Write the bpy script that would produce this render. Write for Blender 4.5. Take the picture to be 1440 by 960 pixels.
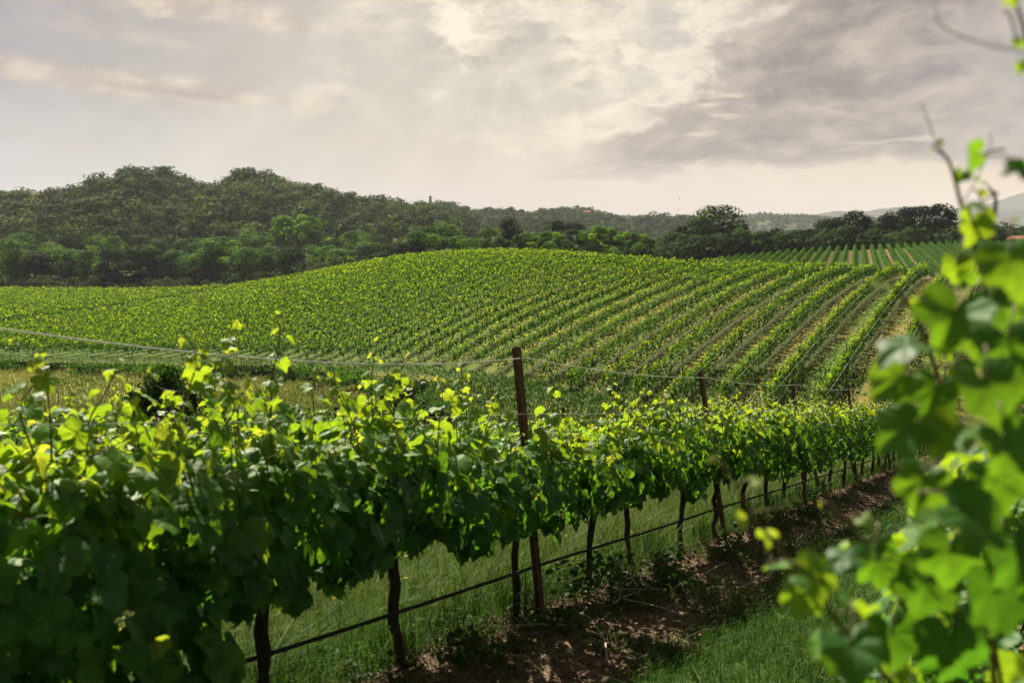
import bpy, math, random
import numpy as np
from mathutils import Vector, Matrix

random.seed(7)
R0 = np.random.default_rng(11)
for o in list(bpy.data.objects):
    bpy.data.objects.remove(o)
SC = bpy.context.scene
COL = SC.collection

# ------------------------------------------------------------------ camera
PITCH = math.radians(6.44)
FPX = 1400.0                                    # focal length in pixels of a 1440 wide frame
cam_d = bpy.data.cameras.new('camera')
cam_d.sensor_width = 36.0
cam_d.lens = 35.0
cam_d.clip_start = 0.05
cam_d.clip_end = 40000
cam_d.dof.use_dof = True
cam_d.dof.focus_distance = 14.0
cam_d.dof.aperture_fstop = 3.0
cam = bpy.data.objects.new('camera', cam_d)
COL.objects.link(cam)
cam.location = (0, 0, 0)
cam.rotation_euler = (math.radians(90) - PITCH, 0, 0)
SC.camera = cam

# ------------------------------------------------------------------ light, sky, exposure
SUN_EL, SUN_AZ = 46.0, -24.0                      # degrees; azimuth clockwise from +Y
sun_d = bpy.data.lights.new('sun', 'SUN')
sun_d.energy = 5.0
sun_d.angle = math.radians(0.9)
sun_d.color = (1.0, 0.90, 0.72)
sun = bpy.data.objects.new('sun', sun_d)
COL.objects.link(sun)
sv = Vector((math.sin(math.radians(SUN_AZ)) * math.cos(math.radians(SUN_EL)),
             math.cos(math.radians(SUN_AZ)) * math.cos(math.radians(SUN_EL)),
             math.sin(math.radians(SUN_EL))))
sun.rotation_euler = sv.to_track_quat('Z', 'Y').to_euler()

SC.view_settings.view_transform = 'Standard'
SC.view_settings.look = 'None'
SC.view_settings.gamma = 1.0
SC.view_settings.use_curve_mapping = False
SC.view_settings.exposure = 1.45
SKY_GAIN = 1.0 / 2 ** 1.45
SC.render.engine = 'CYCLES'
SC.cycles.max_bounces = 7
SC.cycles.diffuse_bounces = 3
SC.cycles.glossy_bounces = 2
SC.cycles.transmission_bounces = 3
SC.cycles.transparent_max_bounces = 4
SC.cycles.volume_bounces = 0
SC.cycles.use_denoising = True
SC.cycles.use_adaptive_sampling = False
SC.cycles.sample_clamp_indirect = 4.0


class NT:
    """Small helper for node trees."""
    def __init__(self, tree):
        self.t = tree
        self.n = tree.nodes
        self.l = tree.links

    def new(self, kind, **kw):
        nd = self.n.new(kind)
        for k, v in kw.items():
            setattr(nd, k, v)
        return nd

    def put(self, sock, v):
        if isinstance(v, bpy.types.NodeSocket):
            self.l.new(v, sock)
        elif isinstance(v, (tuple, list)):
            sock.default_value = tuple(v) if len(v) == len(sock.default_value) else tuple(v) + (1.0,)
        else:
            sock.default_value = v

    def m(self, op, a, b=0.0, c=0.0, clamp=False):
        nd = self.new('ShaderNodeMath', operation=op, use_clamp=clamp)
        self.put(nd.inputs[0], a)
        self.put(nd.inputs[1], b)
        if op in ('MULTIPLY_ADD', 'SMOOTH_MIN', 'SMOOTH_MAX', 'COMPARE', 'WRAP'):
            self.put(nd.inputs[2], c)
        return nd.outputs[0]

    def step(self, x, lo, hi):
        nd = self.new('ShaderNodeMapRange', interpolation_type='SMOOTHSTEP')
        for i, v in enumerate((x, lo, hi, 0.0, 1.0)):
            self.put(nd.inputs[i], v)
        return nd.outputs[0]

    def mix(self, f, a, b, mode='MIX'):
        nd = self.new('ShaderNodeMix', data_type='RGBA', blend_type=mode)
        self.put(nd.inputs[0], f)
        self.put(nd.inputs[6], a)
        self.put(nd.inputs[7], b)
        return nd.outputs[2]

    def xyz(self, x, y, z):
        nd = self.new('ShaderNodeCombineXYZ')
        for i, v in enumerate((x, y, z)):
            self.put(nd.inputs[i], v)
        return nd.outputs[0]

    def noise(self, vec, scale, detail=4.0, rough=0.55, dist=0.0):
        nd = self.new('ShaderNodeTexNoise')
        if vec is not None:
            self.put(nd.inputs['Vector'], vec)
        nd.inputs['Scale'].default_value = scale
        nd.inputs['Detail'].default_value = detail
        nd.inputs['Roughness'].default_value = rough
        nd.inputs['Distortion'].default_value = dist
        return nd.outputs['Fac']

    def attr(self, name):
        nd = self.new('ShaderNodeAttribute', attribute_name=name)
        return nd.outputs['Fac']

    def ramp(self, f, stops):
        nd = self.new('ShaderNodeValToRGB')
        e = nd.color_ramp.elements
        while len(e) < len(stops):
            e.new(0.5)
        for el, (p, c) in zip(e, stops):
            el.position = p
            el.color = tuple(c) + (1.0,)
        self.put(nd.inputs[0], f)
        return nd.outputs[0]


def lin(r, g, b):
    f = lambda c: ((c / 255 + 0.055) / 1.055) ** 2.4 if c > 10 else c / 255 / 12.92
    return (f(r), f(g), f(b))


def build_world():
    w = bpy.data.worlds.new('World')
    SC.world = w
    w.use_nodes = True
    w.node_tree.nodes.clear()
    k = NT(w.node_tree)
    tc = k.new('ShaderNodeTexCoord')
    sep = k.new('ShaderNodeSeparateXYZ')
    k.l.new(tc.outputs['Generated'], sep.inputs[0])
    x, y, z = sep.outputs
    deg = 180 / math.pi
    U = k.m('MULTIPLY', k.m('ARCTAN2', x, y), deg)           # azimuth, degrees
    V = k.m('MULTIPLY', k.m('ARCSINE', z), deg)              # elevation, degrees
    # base: warm pale haze ahead, bluish to the left, greyer higher up
    base = k.ramp(k.m('DIVIDE', k.m('ADD', U, 32), 64), [
        (0.0, lin(196, 206, 222)), (0.16, lin(204, 206, 210)), (0.34, lin(208, 203, 193)), (0.5, lin(217, 208, 193)),
        (0.66, lin(229, 217, 200)), (0.84, lin(238, 224, 198)), (0.95, lin(242, 217, 170)), (1.0, lin(242, 210, 150))])
    high = k.ramp(k.m('DIVIDE', k.m('ADD', U, 32), 64), [
        (0.0, lin(150, 148, 162)), (0.2, lin(174, 170, 172)), (0.38, lin(200, 196, 187)), (0.55, lin(215, 211, 200)),
        (0.7, lin(194, 190, 188)), (1.0, lin(146, 147, 164))])
    sky = k.mix(k.step(V, 1.0, 10.5), base, high)
    # slow unevenness
    big = k.noise(k.xyz(k.m('MULTIPLY', U, 0.05), k.m('MULTIPLY', V, 0.11), 3.1), 1.0, 3, 0.5)
    # billows: bright cloud top ahead
    warp = k.noise(k.xyz(k.m('MULTIPLY', U, 0.12), k.m('MULTIPLY', V, 0.2), 0.0), 1.0, 4, 0.6)
    Uw = k.m('ADD', U, k.m('MULTIPLY', k.m('SUBTRACT', warp, 0.5), 5.0))
    Vw = k.m('ADD', V, k.m('MULTIPLY', k.m('SUBTRACT', warp, 0.5), 3.0))
    puff = k.noise(k.xyz(k.m('MULTIPLY', Uw, 0.16), k.m('MULTIPLY', Vw, 0.30), 7.7), 1.0, 9, 0.60)
    puff2 = k.noise(k.xyz(k.m('MULTIPLY', Uw, 0.42), k.m('MULTIPLY', Vw, 0.75), 1.3), 1.0, 7, 0.62)
    dx = k.m('DIVIDE', k.m('SUBTRACT', U, -0.5), 10.0)
    dy = k.m('DIVIDE', k.m('SUBTRACT', V, 10.0), 6.2)
    blob = k.m('SUBTRACT', 1.0, k.m('SQRT', k.m('ADD', k.m('MULTIPLY', dx, dx), k.m('MULTIPLY', dy, dy))))
    mA = k.step(k.m('ADD', k.m('MULTIPLY', blob, 0.8), k.m('MULTIPLY', k.m('SUBTRACT', puff, 0.5), 2.6)), -0.1, 0.75)
    shade = k.step(k.m('ADD', k.m('MULTIPLY', puff2, 0.6), k.m('MULTIPLY', puff, 0.5)), 0.42, 0.66)
    colA = k.mix(shade, lin(184, 178, 168), lin(250, 241, 224))
    sky = k.mix(k.m('MULTIPLY', mA, 0.92), sky, colA)
    # streaks to the left, tilted down to the right
    tU = k.m('ADD', V, k.m('MULTIPLY', U, 0.13))
    stre = k.noise(k.xyz(k.m('MULTIPLY', Uw, 0.075), k.m('MULTIPLY', tU, 0.42), 21.0), 1.0, 8, 0.58)
    left = k.m('SUBTRACT', 1.0, k.step(U, -9.0, 1.0))
    b1 = k.m('SUBTRACT', 1.0, k.m('ABSOLUTE', k.m('DIVIDE', k.m('SUBTRACT', k.m('ADD', V, k.m('MULTIPLY', U, 0.17)), 8.9), 1.25)))
    b1 = k.m('MULTIPLY', b1, k.m('MULTIPLY', k.step(U, -25.5, -21.0), k.m('SUBTRACT', 1.0, k.step(U, -13.5, -10.0))))
    b2 = k.m('SUBTRACT', 1.0, k.m('ABSOLUTE', k.m('DIVIDE', k.m('SUBTRACT', k.m('ADD', V, k.m('MULTIPLY', U, 0.075)), 6.05), 1.05)))
    b2 = k.m('MULTIPLY', b2, k.m('SUBTRACT', 1.0, k.step(U, -16.5, -9.0)))
    bb = k.m('MAXIMUM', b1, b2)
    mB = k.step(k.m('ADD', bb, k.m('MULTIPLY', k.m('SUBTRACT', puff, 0.5), 3.0)), 0.12, 0.85)
    mB2 = k.m('MULTIPLY', k.step(stre, 0.50, 0.72), 0.45)
    mBt = k.m('MULTIPLY', k.m('MAXIMUM', mB, mB2), left)
    colB = k.mix(k.step(puff2, 0.35, 0.65), lin(190, 178, 168), lin(232, 217, 198))
    sky = k.mix(k.m('MULTIPLY', mBt, 0.85), sky, colB)
    # shaded core under the left band
    b3 = k.m('SUBTRACT', 1.0, k.m('ABSOLUTE', k.m('DIVIDE', k.m('SUBTRACT', k.m('ADD', V, k.m('MULTIPLY', U, 0.09)), 5.55), 0.55)))
    b3 = k.m('MULTIPLY', b3, k.m('MULTIPLY', k.step(U, -24.0, -21.0), k.m('SUBTRACT', 1.0, k.step(U, -16.5, -13.5))))
    mC = k.step(k.m('ADD', b3, k.m('MULTIPLY', k.m('SUBTRACT', puff2, 0.5), 2.2)), 0.25, 0.9)
    sky = k.mix(k.m('MULTIPLY', mC, 0.45), sky, lin(152, 140, 136))
    # the dark bank to the right: slanted left edge, flat base
    a = k.m('DIVIDE', k.m('SUBTRACT', U, k.m('MULTIPLY_ADD', V, 1.12, -0.6)), 3.6)
    b = k.m('DIVIDE', k.m('SUBTRACT', V, k.m('MULTIPLY_ADD', U, 0.012, 2.75)), 0.75)
    ab = k.m('MINIMUM', a, b)
    wisp = k.noise(k.xyz(k.m('MULTIPLY', Uw, 0.10), k.m('MULTIPLY', Vw, 0.42), 5.5), 1.0, 9, 0.62)
    turb = k.m('ADD', k.m('ADD', k.m('MULTIPLY', k.m('SUBTRACT', puff, 0.5), 5.0), k.m('MULTIPLY', k.m('SUBTRACT', puff2, 0.5), 2.6)), k.m('MULTIPLY', k.m('SUBTRACT', wisp, 0.5), 1.8))
    fD = k.m('ADD', k.m('MINIMUM', ab, 2.2), turb)
    mD = k.step(fD, -0.05, 1.0)
    rim = k.m('MULTIPLY', k.step(fD, -0.9, 0.05), k.m('SUBTRACT', 1.0, k.step(fD, 0.1, 1.2)))
    rim = k.m('MULTIPLY', rim, k.step(V, 3.6, 5.5))
    dk = k.step(k.m('ADD', k.m('MULTIPLY', wisp, 0.6), k.m('ADD', k.m('MULTIPLY', puff, 0.35), k.m('MULTIPLY', puff2, 0.35))), 0.50, 0.80)
    dcol = k.mix(dk, lin(118, 111, 112), lin(202, 189, 176))
    gap = k.noise(k.xyz(k.m('MULTIPLY', Uw, 0.14), k.m('MULTIPLY', V, 1.0), 9.1), 1.0, 7, 0.62)
    gp = k.m('MULTIPLY', k.step(gap, 0.56, 0.72), k.m('SUBTRACT', 1.0, k.step(V, 7.0, 9.5)))
    dcol = k.mix(k.m('MULTIPLY', gp, 0.95), dcol, lin(226, 214, 196))
    dcol = k.mix(k.m('MULTIPLY', k.step(U, 17.0, 30.0), 0.5), dcol, lin(168, 165, 180))
    sky = k.mix(k.m('MULTIPLY', rim, 0.85), sky, lin(244, 235, 218))
    sky = k.mix(k.m('MULTIPLY', mD, 0.93), sky, dcol)
    # broken cloud shade and faint beams that fan out from the hidden sun
    su, svv = 1.5, 17.0
    ang = k.m('ARCTAN2', k.m('SUBTRACT', U, su), k.m('SUBTRACT', svv, V))
    beam = k.noise(k.xyz(k.m('MULTIPLY', ang, 5.0), 0.0, 0.0), 1.0, 3, 0.6)
    bm = k.m('MULTIPLY', k.m('SUBTRACT', beam, 0.5), k.m('MULTIPLY', k.step(V, 0.0, 3.0), k.m('SUBTRACT', 1.0, k.step(V, 7.0, 11.0))))
    gain = k.m('ADD', 1.0, k.m('ADD', k.m('MULTIPLY', bm, 0.5), k.m('ADD', k.m('MULTIPLY', k.m('SUBTRACT', big, 0.5), 0.22), k.m('MULTIPLY', k.m('MULTIPLY', k.m('SUBTRACT', puff2, 0.5), 0.42), k.step(V, 2.5, 6.0)))))
    # the cloud deck gets darker high up and away from the sun
    front = k.step(k.m('MULTIPLY_ADD', k.m('COSINE', k.m('DIVIDE', U, deg)), 1.0, 0.0), 0.2, 0.9)
    high_d = k.m('SUBTRACT', 1.0, k.m('MULTIPLY', k.step(V, 14.0, 36.0), 0.50))
    back_d = k.m('MULTIPLY_ADD', front, 0.55, 0.45)
    gain = k.m('MULTIPLY', gain, k.m('MULTIPLY', high_d, back_d))
    gain = k.m('MULTIPLY', gain, SKY_GAIN * 0.95)
    sky = k.mix(1.0, sky, (1.05, 1.0, 0.89), 'MULTIPLY')
    mul = k.new('ShaderNodeVectorMath', operation='SCALE')
    k.l.new(sky, mul.inputs[0])
    k.put(mul.inputs['Scale'], gain)
    nish = k.new('ShaderNodeTexSky', sky_type='NISHITA')
    nish.sun_disc = False
    nish.sun_elevation = math.radians(SUN_EL)
    nish.sun_rotation = math.radians(SUN_AZ)
    nish.dust_density = 2.0
    bg1 = k.new('ShaderNodeBackground')
    k.l.new(mul.outputs[0], bg1.inputs[0])
    bg2 = k.new('ShaderNodeBackground')
    k.l.new(nish.outputs[0], bg2.inputs[0])
    bg2.inputs[1].default_value = 0.003
    add = k.new('ShaderNodeAddShader')
    k.l.new(bg1.outputs[0], add.inputs[0])
    k.l.new(bg2.outputs[0], add.inputs[1])
    out = k.new('ShaderNodeOutputWorld')
    k.l.new(add.outputs[0], out.inputs[0])
    w.cycles.sampling_method = 'MANUAL'
    w.cycles.sample_map_resolution = 512


build_world()

# ------------------------------------------------------------------ geometry helpers
CT, ST = math.cos(PITCH), math.sin(PITCH)


def ratio(py):
    v = (480.0 - py) / FPX
    return (-ST + v * CT) / (CT + v * ST)


def pix(px, py, Y):
    """World point seen at photo pixel (px, py), at world depth y = Y."""
    v = (480.0 - py) / FPX
    u = (px - 720.0) / FPX
    d = CT + v * ST
    return np.array([u / d * Y, Y, (-ST + v * CT) / d * Y])


D1 = np.array([0.4760, 0.8794])                 # the front rows run this way
N1 = np.array([-0.8794, 0.4760])                # to their left
ROW1, ROW2 = 3.05, 5.9


def sn(s, n):
    return s * D1 + n * N1


def on_row(px, py, n=ROW1):
    """(s, z) of the point on the upright plane of a front row seen at a photo pixel."""
    v = (480.0 - py) / FPX
    d = CT + v * ST
    tx = (px - 720.0) / FPX / d
    Y = n / (N1[0] * tx + N1[1])
    return D1[0] * tx * Y + D1[1] * Y, (-ST + v * CT) / d * Y


def smooth(x, a, b):
    t = np.clip((np.asarray(x, float) - a) / (b - a), 0, 1)
    return t * t * (3 - 2 * t)


def vnoise(x, y, seed=0):
    """Cheap smooth 2D value noise in -1..1."""
    x = np.asarray(x, float); y = np.asarray(y, float)
    xi = np.floor(x).astype(np.int64); yi = np.floor(y).astype(np.int64)
    fx = x - xi; fy = y - yi
    fx = fx * fx * (3 - 2 * fx); fy = fy * fy * (3 - 2 * fy)

    def h(a, b):
        v = (a * 374761393 + b * 668265263 + seed * 1442695041) & 0x7fffffff
        v = ((v ^ (v >> 13)) * 1274126177) & 0x7fffffff
        return ((v ^ (v >> 16)) & 0xffff) / 32767.5 - 1.0
    return (h(xi, yi) * (1 - fx) + h(xi + 1, yi) * fx) * (1 - fy) + (h(xi, yi + 1) * (1 - fx) + h(xi + 1, yi + 1) * fx) * fy


def fbm(x, y, seed=0, oct=4):
    a, s, t = 1.0, 0.0, 0.0
    for i in range(oct):
        s = s + a * vnoise(x * 2 ** i, y * 2 ** i, seed + i * 17); t += a; a *= 0.5
    return s / t


def fg(x, y):
    s = D1[0] * x + D1[1] * y
    n = N1[0] * x + N1[1] * y
    sl = np.where(s < -20, -20 + 25 * np.tanh((s + 20) / 25), s)
    z = -1.76 - 0.158 * sl
    z = z - 0.125 * np.clip(n - 3.2, 0, 60)
    z = z + 0.05 * np.exp(-((n - ROW1) / 0.5) ** 2)
    return z


# columns of the valley and the vineyard hill: photo x -> (bottom depth, bottom z, crest depth, crest ground z)
CPX = np.array([-900, -300, 0, 200, 300, 400, 480, 560, 640, 700, 800, 900, 1000, 1150, 1300, 1440, 1900], float)
CYB = np.array([150, 128, 118, 112, 106, 100, 92, 85, 78, 72, 64, 58, 54, 50, 48, 46, 46], float)
CZB = np.array([-15, -15, -15, -14.4, -13.8, -13.1, -12.4, -11.6, -11.1, -10.7, -10.5, -10.3, -10.1, -9.7, -9.3, -9.0, -8.5], float)
CYC = np.array([330, 290, 270, 250, 240, 220, 210, 200, 190, 180, 165, 145, 128, 115, 108, 105, 105], float)
CYT = np.array([404, 404, 404, 405, 402, 388, 372, 357.5, 350.5, 348.5, 350, 358.5, 364.5, 368.5, 370.5, 371, 371], float)
CZC = np.array([ratio(t) for t in CYT]) * CYC - 1.55
F2 = np.array([0, 0, 0, 0, 0, 0, 0, 0, 0, 0, 0, 0, .6, 1, 1, 1, 1], float)              # where the second field lies
F2Z = np.interp(CPX, [1000, 1040, 1190, 1400, 1900], [-6.3, -5.9, -3.75, -3.1, -3.1])
TX = (CPX - 720) / FPX
YG = np.concatenate([np.linspace(15, 300, 286), np.linspace(303, 620, 60)])
TG = np.linspace(TX[0], TX[-1], 340)


def build_table():
    cols = []
    for i in range(len(CPX)):
        yb, zb, yc, zc = CYB[i], CZB[i], CYC[i], CZC[i]
        pts = []
        for Y in (12, 18, 24, 30, 36):
            if Y < yb * 0.7:
                pts.append((Y, float(fg(TX[i] * Y, Y))))
        ym = 0.5 * yb + 18 if yb < 70 else yb * 0.72
        pts.append((ym, min(zb - 0.25, -0.2 + zb) if yb > 70 else (float(fg(TX[i] * ym, ym)) + zb - .3) / 2))
        for t in np.linspace(0, 1, 16):
            pts.append((yb + (yc - yb) * t, zb + (zc - zb) * (1 - (1 - t) ** 1.75)))
        f = F2[i]
        pts.append((yc * 1.09, zc - 0.7))
        za, zbk = zc - 4.5, -15.0
        pts.append((yc * 1.24, za * (1 - f) + (zc - 0.5) * f))
        mid = float(np.exp(-((CPX[i] - 760) / 230.0) ** 4))
        zbk = -15.0 + 6.2 * mid
        pts.append((192 if f > .5 else max(yc * 1.5, 262), (zbk if f < .5 else F2Z[i])))
        pts.append((max(330, yc * 1.6), -17.5 if f < .5 else -11.0))
        pts.append((620, -18.5))
        pts.sort()
        p = np.array(pts)
        cols.append(np.interp(YG, p[:, 0], p[:, 1]))
    Z = np.array(cols)
    out = np.empty((len(TG), len(YG)))
    for j in range(len(YG)):
        out[:, j] = np.interp(TG, TX, Z[:, j])
    ker = np.array([1, 2, 3, 4, 3, 2, 1], float); ker /= ker.sum()
    for ax in (0, 1):
        for _ in range(2):
            pad = [(3, 3) if a == ax else (0, 0) for a in (0, 1)]
            q = np.pad(out, pad, mode='edge')
            out = sum(kv * (q[i:i + out.shape[0], :] if ax == 0 else q[:, i:i + out.shape[1]]) for i, kv in enumerate(ker))
    return out


ZT = build_table()


def H(x, y):
    """Ground height."""
    x = np.asarray(x, float); y = np.asarray(y, float)
    Y = np.clip(y, 15.01, 619.9)
    tx = np.clip(x / np.maximum(y, 15.01), TG[0], TG[-1])
    fi = (tx - TG[0]) / (TG[1] - TG[0])
    i = np.clip(fi.astype(int), 0, len(TG) - 2); fi = fi - i
    j = np.clip(np.searchsorted(YG, Y, side='right') - 1, 0, len(YG) - 2)
    fj = (Y - YG[j]) / (YG[j + 1] - YG[j])
    far = (ZT[i, j] * (1 - fj) + ZT[i, j + 1] * fj) * (1 - fi) + (ZT[i + 1, j] * (1 - fj) + ZT[i + 1, j + 1] * fj) * fi
    w = smooth(y, 20, 38)
    near = np.clip(fg(x, y), -18.5, 9)
    return near * (1 - w) + far * w


def col(px_or_tx, arr):
    return np.interp(px_or_tx, TX, arr)


# ------------------------------------------------------------------ mesh helpers
def make_mesh(name, verts, polys, mats, attrs=None, smooth_sh=True, midx=None):
    """verts (N,3); polys: list of (M,k) index arrays; attrs: {name: per-vertex float}."""
    me = bpy.data.meshes.new(name)
    verts = np.ascontiguousarray(verts, np.float32)
    polys = [np.asarray(p, np.int32) for p in polys if len(p)]
    me.vertices.add(len(verts))
    me.vertices.foreach_set('co', verts.ravel())
    nl = sum(p.size for p in polys)
    npoly = sum(len(p) for p in polys)
    me.loops.add(nl)
    me.polygons.add(npoly)
    me.loops.foreach_set('vertex_index', np.concatenate([p.ravel() for p in polys]))
    tot = np.concatenate([np.full(len(p), p.shape[1], np.int32) for p in polys])
    me.polygons.foreach_set('loop_start', np.concatenate([[0], np.cumsum(tot)[:-1]]).astype(np.int32))
    me.polygons.foreach_set('use_smooth', np.full(npoly, smooth_sh, bool))
    for m in mats if isinstance(mats, (list, tuple)) else [mats]:
        me.materials.append(m)
    if midx is not None:
        me.polygons.foreach_set('material_index', np.asarray(midx, np.int32))
    for k, v in (attrs or {}).items():
        a = me.attributes.new(k, 'FLOAT', 'POINT')
        a.data.foreach_set('value', np.ascontiguousarray(v, np.float32))
    me.update(calc_edges=True)
    return me


class Geo:
    """Collects pieces of one mesh."""
    def __init__(self):
        self.v, self.p, self.a, self.mi, self.n = [], [], {}, [], 0

    def add(self, verts, polys, mi=0, **attrs):
        verts = np.asarray(verts, float).reshape(-1, 3)
        if not len(verts):
            return
        for p in polys:
            if len(p):
                p = np.asarray(p, int)
                self.p.append(p + self.n)
                self.mi.append(np.full(len(p), mi))
        for k in set(self.a) | set(attrs):
            if k not in self.a:
                self.a[k] = [np.zeros(self.n)]
            val = attrs.get(k, 0.0)
            self.a[k].append(np.broadcast_to(np.asarray(val, float), (len(verts),)))
        self.v.append(verts)
        self.n += len(verts)

    def mesh(self, name, mats, base=(0, 0, 0), smooth_sh=True):
        v = np.concatenate(self.v) - np.asarray(base, float)
        return make_mesh(name, v, self.p, mats, {k: np.concatenate(q) for k, q in self.a.items()}, smooth_sh, np.concatenate(self.mi))


def link(name, data, parent=None, loc=None):
    o = bpy.data.objects.new(name, data)
    COL.objects.link(o)
    if parent is not None:
        o.parent = parent
    if loc is not None:
        o.location = tuple(float(c) for c in loc)
    return o


def tag(o, label=None, cat=None, group=None, kind=None):
    for k, v in (('label', label), ('category', cat), ('group', group), ('kind', kind)):
        if v:
            o[k] = v
    return o


def thing(name, loc, label, cat, group=None):
    return tag(link(name, None, None, loc), label, cat, group)


def copy_tree(o, loc, label, rot=None, scale=None):
    c = o.copy(); COL.objects.link(c)
    c.location = tuple(float(q) for q in loc)
    if rot is not None:
        c.rotation_euler = (0, 0, rot)
    if scale is not None:
        c.scale = scale
    c['label'] = label
    for ch in o.children:
        d = ch.copy(); COL.objects.link(d); d.parent = c
    return c


def norm(v):
    v = np.asarray(v, float)
    return v / np.maximum(np.linalg.norm(v, axis=-1, keepdims=True), 1e-9)


def tube(pts, rad, k=6, cap=True):
    pts = np.asarray(pts, float)
    rad = np.broadcast_to(np.asarray(rad, float), (len(pts),))
    t = norm(np.gradient(pts, axis=0))
    ref = np.array([0.31, 0.2, 0.93]) if abs(t[0][2]) < 0.8 else np.array([0.95, 0.2, 0.1])
    a = norm(np.cross(t, ref)); b = np.cross(t, a)
    th = np.arange(k) / k * 2 * math.pi
    ring = pts[:, None, :] + rad[:, None, None] * (np.cos(th)[None, :, None] * a[:, None, :] + np.sin(th)[None, :, None] * b[:, None, :])
    v = ring.reshape(-1, 3)
    i = np.arange(len(pts) - 1)[:, None] * k
    j = np.arange(k)[None, :]; j2 = (j + 1) % k
    q = np.stack([i + j, i + j2, i + k + j2, i + k + j], -1).reshape(-1, 4)
    polys = [q]
    if cap:
        polys.append(np.array([np.arange(k)[::-1]])); polys.append(np.array([np.arange(k) + (len(pts) - 1) * k]))
    return v, polys


def box(c, s):
    c = np.asarray(c, float); s = np.asarray(s, float) / 2
    v = np.array([[x, y, z] for x in (-1, 1) for y in (-1, 1) for z in (-1, 1)], float) * s + c
    f = np.array([[0, 1, 3, 2], [4, 6, 7, 5], [0, 4, 5, 1], [2, 3, 7, 6], [0, 2, 6, 4], [1, 5, 7, 3]])
    return v, [f]


def quads(pos, nor, size, rng, aspect=1.0):
    """Leaf-clump faces: slightly folded pairs, pos (N,3), nor (N,3), size (N,)."""
    n = norm(nor)
    r = norm(rng.normal(size=pos.shape))
    a = norm(np.cross(n, r)); b = np.cross(n, a)
    s = size[:, None]
    v = np.stack([pos - a * s * .5 * aspect, pos - b * s * .5 + n * s * .08, pos + a * s * .5 * aspect, pos + b * s * .5 + n * s * .08], 1).reshape(-1, 3)
    f = np.arange(len(pos) * 4).reshape(-1, 4)
    return v, [f]


# ------------------------------------------------------------------ materials
def material(name):
    m = bpy.data.materials.new(name)
    m.use_nodes = True
    m.node_tree.nodes.clear()
    k = NT(m.node_tree)
    out = k.new('ShaderNodeOutputMaterial')
    return m, k, out


def principled(k, colr, rough=0.8, spec=0.3, bump=None, bstr=0.3, bdist=0.02, metal=0.0):
    p = k.new('ShaderNodeBsdfPrincipled')
    k.put(p.inputs['Base Color'], colr)
    k.put(p.inputs['Roughness'], rough)
    p.inputs['Specular IOR Level'].default_value = spec
    p.inputs['Metallic'].default_value = metal
    if bump is not None:
        b = k.new('ShaderNodeBump')
        b.inputs['Strength'].default_value = bstr
        b.inputs['Distance'].default_value = bdist
        k.l.new(bump, b.inputs['Height'])
        k.l.new(b.outputs[0], p.inputs['Normal'])
    return p.outputs[0]


def leafy(name, refl, trans, tfac=0.45, rough=0.5, spec=0.35, veins=False, obj_tint=False, tint_stops=None, noise_scale=None):
    """Thin leaf: reflects and lets light through. Colours by the leaf's own 'age' attribute (0 old, 1 young; hill rows also carry painted shade in it)."""
    m, k, out = material(name)
    age = k.attr('age')
    c = k.ramp(age, refl)
    t = k.ramp(age, trans)
    if noise_scale:
        geo = k.new('ShaderNodeNewGeometry')
        nz = k.noise(geo.outputs['Position'], noise_scale, 3, 0.6)
        f = k.m('MULTIPLY_ADD', nz, 0.8, 0.6)
        c = k.mix(1.0, c, k.xyz(f, f, f), 'MULTIPLY')
    if tint_stops:
        tn = k.ramp(k.attr('tint'), tint_stops)
        c = k.mix(1.0, c, tn, 'MULTIPLY'); t = k.mix(1.0, t, tn, 'MULTIPLY')
    if obj_tint:
        oi = k.new('ShaderNodeObjectInfo')
        c = k.mix(1.0, c, oi.outputs['Color'], 'MULTIPLY'); t = k.mix(1.0, t, oi.outputs['Color'], 'MULTIPLY')
    bump = None
    if veins:
        ve = k.attr('vein')
        vm = k.step(ve, 0.72, 0.98)
        c = k.mix(k.m('MULTIPLY', vm, 0.42), c, (0.16, 0.24, 0.07))
        t = k.mix(k.m('MULTIPLY', vm, 0.75), t, (0.08, 0.13, 0.015))
        tc = k.new('ShaderNodeNewGeometry')
        n1 = k.noise(tc.outputs['Position'], 160.0, 3, 0.6)
        n2 = k.noise(tc.outputs['Position'], 26.0, 3, 0.6)
        f = k.m('MULTIPLY_ADD', n2, 0.9, 0.55)
        c = k.mix(1.0, c, k.xyz(f, f, f), 'MULTIPLY')
        n3 = k.noise(tc.outputs['Position'], 45.0, 4, 0.65)
        f3 = k.m('MULTIPLY_ADD', n3, 1.1, 0.42)
        t = k.mix(1.0, t, k.xyz(f3, f3, f3), 'MULTIPLY')
        bump = k.m('ADD', n1, k.m('MULTIPLY', ve, -0.9))
    p = principled(k, c, rough, spec, bump, 0.35, 0.004)
    tr = k.new('ShaderNodeBsdfTranslucent')
    k.l.new(t, tr.inputs[0])
    mx = k.new('ShaderNodeMixShader')
    mx.inputs[0].default_value = tfac
    k.l.new(p, mx.inputs[1]); k.l.new(tr.outputs[0], mx.inputs[2])
    k.l.new(mx.outputs[0], out.inputs[0])
    return m


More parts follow.
